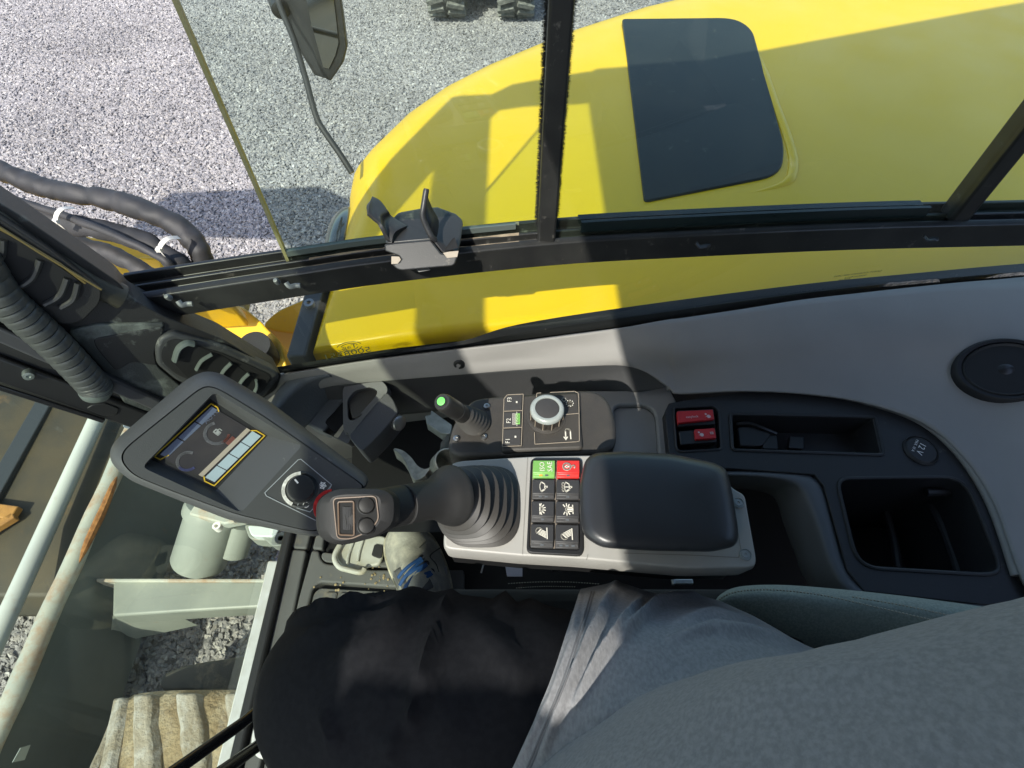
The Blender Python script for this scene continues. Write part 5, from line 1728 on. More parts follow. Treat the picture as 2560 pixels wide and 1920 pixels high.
    wS = (S.p(1, .5) - S.p(0, .5)).length; hS = (S.p(.5, 1) - S.p(.5, 0)).length
    mb = MB(); stroke(mb, f, arc(wS * .18, 0, wS * .16, 60, 250, 16), wS * .045, .0001); mb.build('fuel_gauge', m_g, scr, smooth=0)
    mb = MB(); stroke(mb, f, arc(-wS * .36, 0, wS * .13, 20, 170, 12), wS * .04, .0001); mb.build('heat_gauge', m_g, scr, smooth=0)
    mb = MB(); stroke(mb, f, arc(wS * .18, 0, wS * .16, 250, 300, 8), wS * .035, .0001); stroke(mb, f, [(wS * .16, -hS * .24), (wS * .26, -hS * .24)], wS * .06, .0001); mb.build('red_zone', mat('red_gauge', (.13, .045, .035), .4), scr, smooth=0)
    mb = MB(); stroke(mb, f, arc(-wS * .36, 0, wS * .13, 170, 260, 8), wS * .035, .0001); mb.build('blue_zone', mat('blue_gauge', (.05, .055, .14), .4), scr, smooth=0)
    mb = MB()
    stroke(mb, f, [(wS * .165, -wS * .03), (wS * .165, wS * .05), (wS * .215, wS * .05), (wS * .215, -wS * .03)], wS * .018, .0001, closed=True)
    stroke(mb, f, [(wS * .19, -wS * .025), (wS * .19, wS * .01)], wS * .05, .0001)
    stroke(mb, f, [(wS * .225, wS * .03), (wS * .25, wS * .02), (wS * .25, -wS * .02)], wS * .012, .0001)
    mb.build('fuel_pump_sign', mat('grey_pump_sign', (.26, .27, .26), .4, emit=(.4, .42, .4), estr=.06), scr, smooth=0)
    mb = MB(); text(mb, f, 'AUTO', wS * .33, hS * .26, wS * .10, h=.0003); mb.build('lettering', mat('dim_screen_text', (.08, .09, .13), .4, emit=(.25, .28, .36), estr=.05), scr, smooth=0)
    # climate controls
    def fr_at(px, py, h=.0018):
        c = P(px, py, pl=(M0 + nrm * h, nrm))
        return Frame(c, S.p(1, .5) - S.p(0, .5), S.p(.5, 0) - S.p(.5, 1))
    fo = fr_at(760, 1225)
    def lx(px, py):
        p = P(px, py, pl=(fo.o, fo.n)) - fo.o
        return p.dot(fo.ex), p.dot(fo.ey)
    mb = MB()
    m_out = mat('pale_outline', (.34, .36, .38), .5)
    for pts, cl in (([(745, 1150), (752, 1148), (829, 1212), (818, 1226)], 0), ([(745, 1150), (662, 1232), (666, 1240), (789, 1301)], 0), ([(829, 1212), (820, 1232)], 0), ([(742, 1270), (775, 1280), (786, 1268)], 0), ([(742, 1270), (748, 1252)], 0)):
        stroke(mb, fo, [lx(*p) for p in pts], .0008, .0003)
    mb.build('panel_outline', m_out, t, smooth=0)
    def knob(px, py, m_arc, a0, a1, name):
        f = fr_at(px, py)
        mb = MB(); mb.lathe(f.o, nrm, [(.0205, -.001), (.0205, .001), (.019, .0015), (.0165, -.0005), (.015, .002)], 44); rg_ = mb.build('knob_ring', m_face, t, smooth=30)
        mb = MB()
        gap = 24
        k = a0
        for w in (70, 42, 20, 16):
            stroke(mb, f, arc(0, 0, .0184, k, k + w - 4, 10), .0036, .0020)
            k += w
            if k > a1: break
        mb.build('scale_arc', m_arc, rg_, smooth=0)
        mb = MB(); mb.lathe(f.o, nrm, [(.0150, .000), (.0146, .009), (.0138, .0115), (.0115, .012), (.001, .0118)], 44); kb = mb.build(name, mat('knob_black', (.022, .023, .024), .35), t, smooth=40)
        mb = MB(); fk = Frame(f.o + nrm * .012, f.ex, f.ey); stroke(mb, fk, [(.002, .006), (.003, .0105)], .0018, .0002); mb.build('pointer', M_white, kb, smooth=0)
        return kb
    knob(752, 1224, M_white, 45, 200, 'fan_knob')
    knob(830, 1268, mat('red_scale', (.55, .03, .03), .4), 45, 200, 'heat_knob')
    mb = MB(); f = fr_at(806, 1214, .0019)
    for k in range(6):
        a = math.pi / 3 * k
        stroke(mb, f, [(0, 0), (.0042 * math.cos(a), .0042 * math.sin(a))], .0012, .0002)
    stroke(mb, f, arc(0, 0, .0032, 0, 360, 12), .0008, .0002)
    mb.build('snowflake_sign', M_white, t, smooth=0)
    mb = MB(); f = fr_at(765, 1262, .0019); stroke(mb, f, arc(0, 0, .0030, 20, 160, 8), .0009, .0002); stroke(mb, f, arc(0, 0, .0030, 200, 340, 8), .0009, .0002); mb.build('airflow_sign', M_white, t, smooth=0)
    # hidden stalk that carries the monitor
    mb = MB(); mb.tube(smooth_path([M0 - nrm * .05, M0 + V(-.05, .12, -.16), V(-.44, .46, 1.42)], 6), .022, 12); mb.build('support_arm', M_black, t)
monitor()
# ================================================================== FRONT CORNER: pillar trim, vents, cable, corner console
def pillar_trim():
    A, B, C_ = P(705, 940, z=1.575), P(290, 760, z=1.775), P(240, 1000, t=.70)
    n = (B - A).cross(C_ - A).normalized()
    if n.dot(CAM - A) < 0: n = -n
    pl0 = A
    def pp(pts, h=0): return [P(x, y, pl=(pl0 + n * h, n)) for x, y in pts]
    t = thing('pillar_trim', 'black front pillar trim carrying two louvred air vents', 'pillar trim', A)
    m_tr = mat('worn_pillar_plastic', (.022, .022, .022), .5, bump=.35, bscale=700, dust=(.27, .30, .27), dust_amt=.22, dscale=16)
    def slab(nm, pts, h, d, m=m_tr, r=.006, bev=.004, par=None):
        mb = MB(); mb.prism(round_poly(pp(pts, h), r, 4), n * -d); return mb.build(nm, m, par or t, bevel=bev, seg=3)
    slab('trim_body', [(-120, 450), (0, 508), (70, 552), (296, 706), (330, 748), (420, 795), (560, 850), (706, 938), (690, 975), (640, 1010), (560, 1075), (330, 1060), (250, 1046), (140, 1012), (0, 968), (-120, 930)], 0, .045)
    # long rounded outer rib of the pillar
    mb = MB(); mb.tube(pp([(-140, 468), (-10, 545), (100, 625), (220, 700), (305, 742)], -.004), .0155, 14, flat=.7); mb.build('pillar_rib', mat('olive_black_plastic', (.035, .033, .024), .45, bump=.2, bscale=900), t)
    a_ = pp([(-90, 690)], -.025)[0]
    mb = MB(); mb.bar(a_, V(-.59, .42, 2.70), .10, .09, up=(1, 0, 0)); mb.build('pillar_column', m_tr, t, bevel=.01)
    # upper vent
    v = slab('vent_housing', [(-140, 470), (0, 545), (120, 625), (256, 724), (250, 760), (205, 805), (160, 814), (60, 770), (-140, 660)], .014, .03)
    mb = MB(); q = round_poly(pp([(-120, 540), (10, 578), (110, 640), (200, 702), (212, 726), (195, 752), (150, 772), (60, 735), (-120, 650)], .0145), .012, 5); mb.prism(q, n * .0008); mb.build('vent_opening', M_void, v, bevel=0)
    m_fin = mat('vent_fin_plastic', (.035, .036, .037), .4)
    for x0, y0, x1, y1 in ((8, 600, -20, 660), (100, 650, 40, 722), (168, 696, 110, 762), (195, 708, 150, 770)):
        mb = MB(); pth = smooth_path(pp([(x0, y0), ((x0 + x1) / 2 + 10, (y0 + y1) / 2 + 10), (x1, y1)], .017), 6); mb.tube(pth, .0032, 8); mb.build('fin', m_fin, v)
    m_ed = mat('olive_edge_line', (.16, .12, .04), .5)
    mb = MB(); mb.tube(pp([(-100, 520), (30, 588), (150, 660), (214, 708)], .016), .0014, 6); mb.build('edge_line', m_ed, v)
    mb = MB(); mb.tube(pp([(-60, 530), (100, 632), (254, 724)], .0165), .0014, 6); mb.build('edge_line', m_ed, v)
    # moulded panel between the vents
    slab('moulded_panel', [(168, 828), (240, 812), (415, 808), (398, 832), (380, 878), (395, 918), (470, 980), (462, 1040), (330, 1040), (262, 930)], .004, .012, mat('dusty_panel_plastic', (.05, .055, .052), .6, bump=.5, bscale=500, dust=(.24, .27, .24), dust_amt=.5, dscale=14))
    slab('inset_panel', [(232, 848), (398, 818), (412, 822), (385, 880), (392, 915), (330, 905), (290, 930), (240, 870)], .0055, .008, m_tr)
    # lower vent
    m_vf = mat('lower_vent_frame', (.05, .052, .052), .5, bump=.4, bscale=700, dust=(.30, .31, .28), dust_amt=.3, dscale=30)
    v = slab('vent_housing', [(388, 872), (400, 845), (432, 832), (560, 868), (694, 932), (700, 945), (662, 994), (560, 1000), (440, 952), (392, 912)], .010, .022, m_vf)
    mb = MB(); mb.prism(round_poly(pp([(402, 880), (416, 852), (440, 846), (560, 884), (675, 936), (676, 950), (652, 985), (560, 985), (440, 935), (405, 905)], .0105), .008, 4), n * .0006); mb.build('vent_face', m_tr, v)
    q = round_poly(pp([(428, 900), (450, 868), (475, 858), (560, 890), (640, 948), (640, 965), (630, 985), (560, 980), (470, 945)], .0112), .008, 4); mb = MB(); mb.prism(q, n * .0006); mb.build('vent_opening', M_void, v)
    m_lf = mat('dusty_fin', (.10, .12, .11), .45)
    for pts in ([(436, 902), (446, 872), (466, 858), (485, 860)], [(490, 925), (504, 902), (530, 886)], [(546, 950), (560, 926), (578, 908)], [(592, 972), (606, 950), (622, 934)], [(630, 990), (642, 968), (640, 950)]):
        mb = MB(); mb.tube(smooth_path(pp(pts, .0155), 5), .0032 if pts[0][0] > 440 else .0052, 8, flat=.6); mb.build('fin', m_lf, v)
    # grey bar and black lower channel with a screw
    mb = MB(); a = pp([(-60, 806), (460, 1040)], .008); mb.bar(a[0], a[1], .017, .010, up=n); mb.build('trim_bar', mat('blue_grey_bar', (.055, .056, .062), .4), t, bevel=.003, seg=3)
    mb = MB(); a = pp([(-60, 900), (470, 1092)], .004); mb.bar(a[0], a[1], .030, .008, up=n); mb.build('lower_channel', M_black, t, bevel=.003)
    mb = MB(); a = pp([(-60, 950), (260, 1052)], .010); mb.bar(a[0], a[1], .006, .004, up=n); mb.build('channel_lip', mat('glossy_black_lip', (.02, .02, .022), .25), t, bevel=.001)
    slab('glass_clamp', [(215, 1022), (232, 1012), (262, 1008), (298, 1022), (292, 1038), (255, 1040)], .010, .010, M_black, .003, .002)
    slab('tab', [(312, 1056), (335, 1062), (330, 1075), (308, 1068)], .006, .004, mat('blue_tab', (.28, .33, .38), .4), .001, .001)
    c = pp([(71, 938)], .012)[0]
    mb = MB(); mb.lathe(c, n, [(.001, .001), (.0022, .003), (.0052, .0026), (.0058, 0), (.0058, -.006)], 18); mb.build('trim_screw', mat('dull_zinc_screw', (.32, .36, .34), .4, .8), t, smooth=30)
    # ribbed cable sleeve
    path = smooth_path(pp([(-60, 640), (0, 735), (60, 792), (125, 850), (180, 905), (222, 950), (236, 966), (238, 972)], .022), 10)
    s = thing('cable_sleeve', 'spiral wrapped black cable running down the pillar below the upper vent', 'cable', path[len(path) // 2])
    mb = MB(); mb.tube(path, .0150, 18); mb.build('cable', M_rub, s)
    m_sl = mat('spiral_sleeve', (.055, .058, .056), .42, dust=(.22, .22, .16), dust_amt=.2, dscale=25)
    L_ = len(path)
    seg = 3
    i = 0
    while i + seg < L_:
        a = path[i]; bpt = path[i + seg]
        d = (bpt - a)
        mb = MB()
        pts = [a.lerp(bpt, k / 6) for k in range(7)]
        mb.tube(pts, [.0164, .0172, .0174, .0175, .0176, .0177, .0160], 22)
        mb.build('sleeve_turn', m_sl, s, smooth=40)
        i += seg
    mb = MB(); mb.lathe(path[-1], path[-1] - path[-6], [(.0172, -.006), (.0172, .004), (.015, .010), (.009, .013), (.001, .0135)], 22); mb.build('end_cap', mat('dusty_end_cap', (.12, .14, .13), .5, bump=.3, bscale=500), s, smooth=60)
pillar_trim()

def corner_console():
    t = thing('corner_console', 'dark moulded grab pocket with a steel knob in the front right corner', 'grab pocket', P(870, 1040, z=1.5))
    m_lea = mat('leathery_dark_plastic', (.14, .152, .158), .5, bump=.6, bscale=420)
    m_cap = mat('grey_cap_plastic', (.12, .12, .122), .5, bump=.6, bscale=600)
    # leathery pad against the wall
    cols = []
    for a, b, c in (((676, 1010), (700, 1045), (745, 1085)), ((700, 968), (735, 1010), (770, 1062)), ((740, 935), (772, 978), (800, 1032)), ((775, 928), (805, 960), (828, 1000)), ((812, 930), (838, 948), (850, 972))):
        cols.append([P(*a, z=1.565), P((a[0] + b[0]) / 2, (a[1] + b[1]) / 2, z=1.566), P(*b, z=1.545), P(*c, z=1.49)])
    mb = MB(); mb.grid(patch(cols, 5, 5)); mb.build('leathery_pad', m_lea, t, smooth=70, solid=.01)
    def slab(nm, pts, z, d, m, r=.008, bev=.005):
        mb = MB(); mb.prism(round_poly([P(x, y, z=z + dz) for x, y, dz in pts], r, 4), V(0, .01, -d)); return mb.build(nm, m, t, bevel=bev, seg=3)
    slab('inner_ledge', [(762, 1060, 0), (835, 972, .01), (858, 968, .01), (874, 985, 0), (812, 1082, 0)], 1.49, .04, m_lea)
    slab('pocket_slot', [(812, 1056, 0), (858, 1008, 0), (884, 1026, 0), (838, 1086, 0)], 1.493, .004, M_void, .003, .0)
    slab('ledge_front', [(800, 1076, 0), (845, 1096, 0), (905, 1000, 0), (930, 980, 0), (968, 976, 0), (900, 1070, 0), (868, 1110, 0), (850, 1100, 0)], 1.495, .03, m_cap, .004)
    # hooped cap
    o = [P(x, y, z=z) for x, y, z in [(856, 968, 1.528), (880, 950, 1.534), (932, 942, 1.536), (962, 956, 1.534), (972, 978, 1.528), (906, 1052, 1.508), (872, 1092, 1.498), (858, 1078, 1.50)]]
    h = [P(x, y, z=z) for x, y, z in [(868, 1000, 1.521), (886, 977, 1.526), (925, 967, 1.529), (945, 977, 1.527), (938, 992, 1.523), (884, 1052, 1.507), (870, 1048, 1.508)]]
    mb = MB(); plate_holes(mb, round_poly(o, .010, 4), [round_poly(h, .006, 4)], V(0, .012, -.028)); mb.build('grab_hoop', m_cap, t, smooth=35, bevel=.0045, seg=3)
    slab('hoop_recess', [(868, 1000, 0), (890, 975, 0), (935, 966, 0), (950, 980, 0), (905, 1040, 0), (880, 1050, 0)], 1.512, .01, mat('brown_grey_plastic', (.085, .08, .072), .6, bump=.4, bscale=500), .008, .003)
    slab('front_face', [(966, 978, .012), (984, 1000, .0), (996, 1030, -.006), (950, 1085, -.006), (905, 1130, -.006), (886, 1110, 0), (870, 1090, .006), (915, 1035, .012)], 1.515, .06, m_cap, .006, .006)
    # knob
    c = P(990, 1055, z=1.49)
    ax = V(.75, -.45, .5).normalized()
    mb = MB(); mb.lathe(c, ax, [(.010, -.02), (.010, .0), (.0125, .001), (.0130, .008), (.0115, .0105), (.006, .012), (.001, .0122)], 26); mb.build('steel_knob', mat('brushed_knob', (.45, .45, .44), .3, .9), t, smooth=40)
corner_console()

def console_bracket():
    t = thing('console_bracket', 'pale cast metal bracket in the dark gap beside the joystick boot', 'bracket', P(1080, 1140, z=1.5))
    m_c = mat('pale_cast_metal', (.42, .42, .36), .5, .2, col2=(.25, .26, .23), nscale=60, ncon=(.4, .6), bump=.4, bscale=250)
    mb = MB()
    pth = smooth_path([P(985, 1122, z=1.50), P(1005, 1132, z=1.50), P(1022, 1152, z=1.50), P(1036, 1176, z=1.50), P(1052, 1186, z=1.50), P(1072, 1176, z=1.50), P(1080, 1160, z=1.50), P(1094, 1146, z=1.51), P(1108, 1118, z=1.52), P(1112, 1094, z=1.53)], 6)
    wd_ = [.0012 + .0075 * min(1, i / 22) for i in range(len(pth))]
    mb.loft([[p + V(-w * .6, -w, 0), p + V(w * .6, w, 0), p + V(w * .6, w, -.03), p + V(-w * .6, -w, -.03)] for p, w in zip(pth, wd_)], True, True)
    mb.build('bracket_rib', m_c, t, smooth=40, bevel=.0015)
    mb = MB(); mb.prism([P(1063, 1040, z=1.53), P(1076, 1036, z=1.53), P(1078, 1025, z=1.53), P(1130, 1062, z=1.53), P(1126, 1084, z=1.53), P(1104, 1084, z=1.53), P(1066, 1058, z=1.53)], V(0, 0, -.02)); mb.build('bracket_fin', mat('galvanised_sheet', (.30, .34, .33), .5, .3, col2=(.2, .23, .22), nscale=50), t, bevel=.001)
    c = P(1118, 1152, z=1.535)
    mb = MB(); n_ = 28
    ax = V(.35, -.25, .9).normalized()
    mb.lathe(c, ax, [(.0120, -.045), (.0175, -.035), (.0185, .0), (.0165, .001), (.0155, -.03), (.012, -.04)], n_); mb.build('bracket_boss', m_c, t, smooth=40)
    mb = MB(); mb.prism(round_poly([P(1120, 1182, z=1.69), P(1145, 1162, z=1.69), P(1160, 1160, z=1.69), P(1150, 1190, z=1.69)], .004), V(0, 0, -.02)); mb.build('bracket_tip', M_lgrey, t, bevel=.003)
    # black sheet standing in for the shade deep in the gap
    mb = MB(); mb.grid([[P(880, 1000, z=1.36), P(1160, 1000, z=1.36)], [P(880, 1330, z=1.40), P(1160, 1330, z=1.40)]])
    mb.build('gap_shade', M_void, t)
console_bracket()
# ================================================================== SEAT, PERSON, PEDALS
def seat():
    t = thing('driver_seat', 'driver seat with black stitched cushion and grey green fabric backrest bolster', 'seat', V(.15, -.08, 1.4))
    m_bk = mat('black_seat_fabric', (.018, .017, .016), .85, bump=.4, bscale=900, sheen=.1)
    m_gr = mat('grey_green_seat_fabric', (.27, .315, .285), .9, col2=(.20, .24, .22), nscale=420, ncon=(.4, .6), bump=.5, bscale=1000, sheen=.15)
    m_st = mat('pale_stitch', (.34, .33, .27), .8)
    y1 = .186
    mb = MB()
    q = [V(-.14, y1 - .03, 1.565), V(-.10, y1, 1.565), V(.30, y1, 1.565), V(.34, y1 - .03, 1.565), V(.34, -.36, 1.565), V(-.14, -.36, 1.565)]
    mb.prism(round_poly(q, .03, 4), V(0, 0, -.09)); mb.build('cushion', m_bk, t, bevel=.02, seg=4)
    def dashes(pts, n, nm, r=.0007, par=None):
        mb = MB()
        pth = smooth_path(pts, 12)
        L_ = [0]
        for a, b in zip(pth, pth[1:]): L_.append(L_[-1] + (b - a).length)
        def at(s):
            for i in range(len(L_) - 1):
                if L_[i] <= s <= L_[i + 1]: return pth[i].lerp(pth[i + 1], (s - L_[i]) / max(1e-9, L_[i + 1] - L_[i]))
            return pth[-1]
        for k in range(n):
            a, b = at(L_[-1] * k / n), at(L_[-1] * (k + .68) / n)
            if (b - a).length > 1e-6: mb.tube([a, a.lerp(b, .5), b], [r * .6, r, r * .6], 5)
        tag(mb.build(nm, m_st, par or t, smooth=0), kind='stuff')
    dashes([P(1270, 1459, z=1.562), P(1340, 1455, z=1.566), P(1420, 1455, z=1.567), P(1500, 1460, z=1.566)], 34, 'stitching', .0006)
    dashes([P(1290, 1470, z=1.568), P(1360, 1466, z=1.570), P(1440, 1467, z=1.570)], 26, 'stitching', .0005)
    # backrest bolster rising towards the shoulder
    cols = []
    cr = [(1782, 1510, .655), (1800, 1486, .650), (1850, 1467, .645), (1950, 1463, .635), (2100, 1474, .620), (2300, 1496, .60), (2560, 1533, .575), (2720, 1560, .56)]
    for i, (x, y, tt) in enumerate(cr):
        k = min(1, .25 + i * .2)
        cols.append([P(x + 6, y + 26, t=tt + .12), P(x, y + 4, t=tt + .05), P(x, y, t=tt + .02), P(x, y + 22 * k, t=tt), P(x + 2, y + 70 * k, t=tt - .004), P(x + 6, y + 150 * k, t=tt + .004), P(x + 14, y + 260 * k, t=tt + .03), P(x + 20, y + 300 * k, t=tt + .08)])
    mb = MB(); g_ = patch(cols, 6, 5); mb.grid(g_); bo = mb.build('backrest', m_gr, t, smooth=80, solid=.01)
    def on(px, py, tt): return P(px, py, t=tt)
    s1 = [on(1788, 1508, .652), on(1830, 1482, .642), on(1920, 1474, .6305), on(2050, 1487, .616), on(2200, 1520, .600), on(2340, 1552, .5875), on(2470, 1580, .576)]
    s2 = [on(2130, 1492, .611), on(2250, 1512, .599), on(2380, 1540, .587), on(2500, 1570, .576)]
    dashes([p + (CAM - p).normalized() * .006 for p in s1], 80, 'stitching', .0011, bo)
    dashes([p + (CAM - p).normalized() * .006 for p in s2], 40, 'stitching', .0011, bo)
    mb = MB(); mb.bx((.34, -.40, 1.45), (.50, .10, 1.62)); mb.build('backrest_base', m_bk, t, bevel=.03, seg=3)
    mb = MB(); mb.bx((.52, -.36, 1.60), (.64, .14, 2.25)); mb.build('back_cushion', m_gr, t, bevel=.05, seg=4)
    mb = MB(); mb.bx((-.08, -.30, 1.12), (.30, .12, 1.47)); mb.build('seat_base', M_void, t, bevel=.01)
    q = [P(1260, 1398, z=1.44), P(1306, 1400, z=1.44), P(1306, 1441, z=1.44), P(1268, 1441, z=1.44)]
    mb = MB(); mb.prism(q, V(0, 0, -.002)); mb.build('paper_tag', mat('pinkish_paper', (.45, .39, .39), .7), t)
    mb = MB(); mb.tube([P(1213, 1401, z=1.44), P(1208, 1414, z=1.44), P(1203, 1432, z=1.44)], .0012, 6); mb.build('wire_end', M_steel, t)
    c = P(1708, 1455, z=1.52)
    mb = MB(); mb.box(c, (.024, .006, .006)); mb.box(c + V(-.013, 0, .001), (.004, .008, .006)); mb.build('belt_bracket', mat('bright_zinc', (.65, .68, .68), .3, .8), t, bevel=.001)
    mb = MB(); mb.tube([P(1386, 1410, z=1.48), P(1388, 1426, z=1.48)], .005, 10); mb.build('adjuster_pin', mat('dark_blue_grey', (.07, .08, .09), .3, .5), t)
seat()

def px_of(p):
    d = p - CAM
    zc = d.y * SN - d.z * CS
    a = d.x / zc
    b = (d.y * CS + d.z * SN) / zc
    return 1280 + a * FPX, 960 - b * FPX

def seg_dist(x, y, pts):
    best = 1e9; side = 0; u_at = 0
    for i, ((x0, y0), (x1, y1)) in enumerate(zip(pts, pts[1:])):
        dx, dy = x1 - x0, y1 - y0
        l2 = dx * dx + dy * dy
        u = max(0, min(1, ((x - x0) * dx + (y - y0) * dy) / l2))
        d = math.hypot(x - x0 - u * dx, y - y0 - u * dy)
        if d < best: best = d; u_at = (i + u) / (len(pts) - 1)
    return best, u_at

def wrinkle(mb, folds, n0=0, gain=1.35, slim=.85):
    """raise folds of cloth along the given lines; each fold fades out towards its ends"""
    nv = len(mb.v)
    nor = [Vector() for _ in range(nv)]
    for f in mb.f:
        if len(f) < 3: continue
        n = (mb.v[f[1]] - mb.v[f[0]]).cross(mb.v[f[2]] - mb.v[f[0]])
        for i in f: nor[i] += n
    for i in range(n0, nv):
        p = mb.v[i]
        n = nor[i]
        if n.length < 1e-12: continue
        n = n.normalized()
        if n.dot(CAM - p) < 0: n = -n
        x, y = px_of(p)
        h = 0
        for pts, w, amp in folds:
            w = w * slim
            d, u = seg_dist(x, y, pts)
            if d < 3 * w:
                h += gain * amp * math.exp(-(d / w) ** 2) * (math.sin(math.pi * min(1, max(0, u * .92 + .04))) ** .6)
        h += .0012 * mnoise.noise(p * 22) + .0005 * mnoise.noise(p * 60)
        mb.v[i] = p + n * h

def person():
    t = thing('person', 'person in grey t-shirt and black trousers sitting with one dusty shoe on the pedal', 'person', V(.2, -.08, 1.56))
    m_tr = mat('black_trouser_cloth', (.0075, .0078, .0095), .8, col2=(.0100, .0103, .0122), nscale=160, ncon=(.4, .6), bump=.35, bscale=1400, spec=.12)
    m_sh = mat('grey_heather_jersey', (.240, .238, .245), .9, col2=(.180, .179, .187), nscale=380, ncon=(.36, .64), bump=.5, bscale=700, sheen=.05, stretch=(1.0, .55, .8))
    def leg(pts, rad, flat=.95):
        path = smooth_path(pts, 10)
        rr = smooth_path([V(r, 0, 0) for r in rad], 10)
        mb = MB(); mb.tube(path, [r.x for r in rr], 64, flat=flat)
        return mb
    right = leg([V(.26, -.03, 1.632), V(.10, .015, 1.638), V(-.04, .045, 1.642), V(-.120, .060, 1.640), V(-.166, .070, 1.618), V(-.180, .078, 1.568), V(-.180, .105, 1.46), V(-.170, .18, 1.30), V(-.165, .215, 1.22)],
                [.118, .114, .106, .098, .088, .080, .072, .062, .056])
    right = right
    wrinkle(right, [([(1270, 1480), (1235, 1540), (1200, 1620)], 14, .005), ([(1130, 1470), (1080, 1560), (1060, 1660), (1010, 1790)], 16, .0055), ([(1180, 1640), (1140, 1740), (1110, 1860)], 14, .004),
                    ([(1080, 1700), (1020, 1800), (960, 1910)], 13, .005), ([(960, 1720), (950, 1800), (945, 1880)], 11, .0045), ([(800, 1780), (830, 1850), (850, 1915)], 14, .004),
                    ([(700, 1570), (800, 1530), (900, 1510), (1000, 1500)], 12, .0055), ([(740, 1600), (860, 1560), (980, 1545)], 20, .004), ([(1040, 1480), (960, 1590), (850, 1660)], 34, .006),
                    ([(1330, 1480), (1340, 1600), (1290, 1760)], 16, .005), ([(1380, 1490), (1370, 1600)], 14, .005), ([(1180, 1560), (1260, 1640), (1300, 1700)], 40, .004)], 0, 2.7, .75)
    right.build('trouser_leg', m_tr, t, smooth=80)
    left = leg([V(.26, -.16, 1.630), V(.08, -.22, 1.64), V(-.08, -.26, 1.645), V(-.17, -.275, 1.62), V(-.20, -.28, 1.56), V(-.20, -.28, 1.42), V(-.20, -.28, 1.22)], [.118, .113, .106, .098, .086, .070, .058])
    left.build('trouser_leg', m_tr, t, smooth=80)
    mb = MB(); mb.lathe(V(.27, -.10, 1.645), (0, 1, 0), [(.02, -.17), (.09, -.15), (.115, -.06), (.112, .05), (.09, .11), (.02, .13)], 30); mb.build('trouser_seat', m_tr, t, smooth=80)
    # t-shirt: body
    mb = MB()
    sp = [(V(.235, -.10, 1.60), .175, .175), (V(.228, -.10, 1.68), .238, .172), (V(.225, -.10, 1.76), .252, .166), (V(.245, -.10, 1.86), .232, .168), (V(.315, -.10, 1.97), .185, .181), (V(.40, -.10, 2.07), .140, .196), (V(.455, -.10, 2.16), .122, .205), (V(.495, -.10, 2.235), .098, .195), (V(.52, -.10, 2.29), .070, .12), (V(.53, -.10, 2.32), .055, .065)]
    cs = smooth_path([s[0] for s in sp], 8); rs = smooth_path([V(s[1], s[2], 0) for s in sp], 8)
    rings = []
    N = 96
    for i, (c, r) in enumerate(zip(cs, rs)):
        ax = (cs[min(i + 1, len(cs) - 1)] - cs[max(i - 1, 0)]).normalized()
        v = V(0, 1, 0); u = v.cross(ax).normalized()
        rings.append([c + u * math.cos(2 * math.pi * k / N) * r.x + v * math.copysign(abs(math.sin(2 * math.pi * k / N)) ** .85, math.sin(2 * math.pi * k / N)) * r.y for k in range(N)])
    mb.loft(rings, True, True)
    n0 = 0
    # t-shirt: skirt lying over the hip and thigh
    cols = [
        [(1452, 1472, 1.655), (1436, 1520, 1.722), (1416, 1580, 1.764), (1384, 1680, 1.776), (1340, 1790, 1.772), (1272, 1940, 1.755)],
        [(1545, 1458, 1.655), (1535, 1510, 1.736), (1512, 1580, 1.778), (1470, 1690, 1.790), (1420, 1800, 1.788), (1350, 1940, 1.770)],
        [(1640, 1486, 1.655), (1640, 1540, 1.748), (1620, 1600, 1.790), (1570, 1700, 1.805), (1500, 1810, 1.805), (1420, 1940, 1.785)],
        [(1760, 1492, 1.655), (1770, 1550, 1.755), (1740, 1620, 1.797), (1680, 1710, 1.815), (1600, 1820, 1.815), (1500, 1940, 1.795)],
        [(1880, 1540, 1.655), (1880, 1590, 1.762), (1850, 1650, 1.805), (1780, 1730, 1.822), (1700, 1830, 1.82), (1600, 1940, 1.80)],
        [(1990, 1600, 1.655), (1990, 1640, 1.770), (1960, 1690, 1.808), (1880, 1760, 1.82), (1800, 1850, 1.82), (1700, 1940, 1.80)],
        [(2100, 1650, 1.655), (2100, 1680, 1.775), (2080, 1720, 1.80), (2000, 1790, 1.81), (1900, 1870, 1.81), (1800, 1940, 1.79)]]
    n1 = len(mb.v)
    mb.grid(patch([[P(*q[:2], z=q[2] - .012) for q in c] for c in cols], 16, 18))
    wrinkle(mb, [([(1540, 1462), (1512, 1530), (1470, 1620), (1420, 1740), (1360, 1880)], 13, .009), ([(1600, 1500), (1560, 1560), (1500, 1650), (1440, 1760)], 13, .009),
                 ([(1740, 1488), (1640, 1512), (1580, 1570), (1550, 1610)], 12, .008), ([(1680, 1600), (1780, 1575), (1900, 1590), (1990, 1620)], 12, .007), ([(1690, 1560), (1780, 1540), (1880, 1560)], 16, .006),
                 ([(1452, 1490), (1432, 1600), (1380, 1740), (1300, 1900)], 9, .003), ([(1470, 1480), (1455, 1600), (1410, 1720)], 7, .002),
                 ([(1500, 1790), (1800, 1700), (2100, 1640)], 26, .004), ([(1700, 1780), (2000, 1720), (2300, 1640)], 50, .005)], n0)
    shirt = mb.build('t_shirt', m_sh, t, smooth=80)
    from mathutils.bvhtree import BVHTree
    bv = BVHTree.FromPolygons([tuple(v) for v in mb.v], [list(f) for f in mb.f])
    m_hem = mat('hem_stitch', (.135, .134, .14), .9)
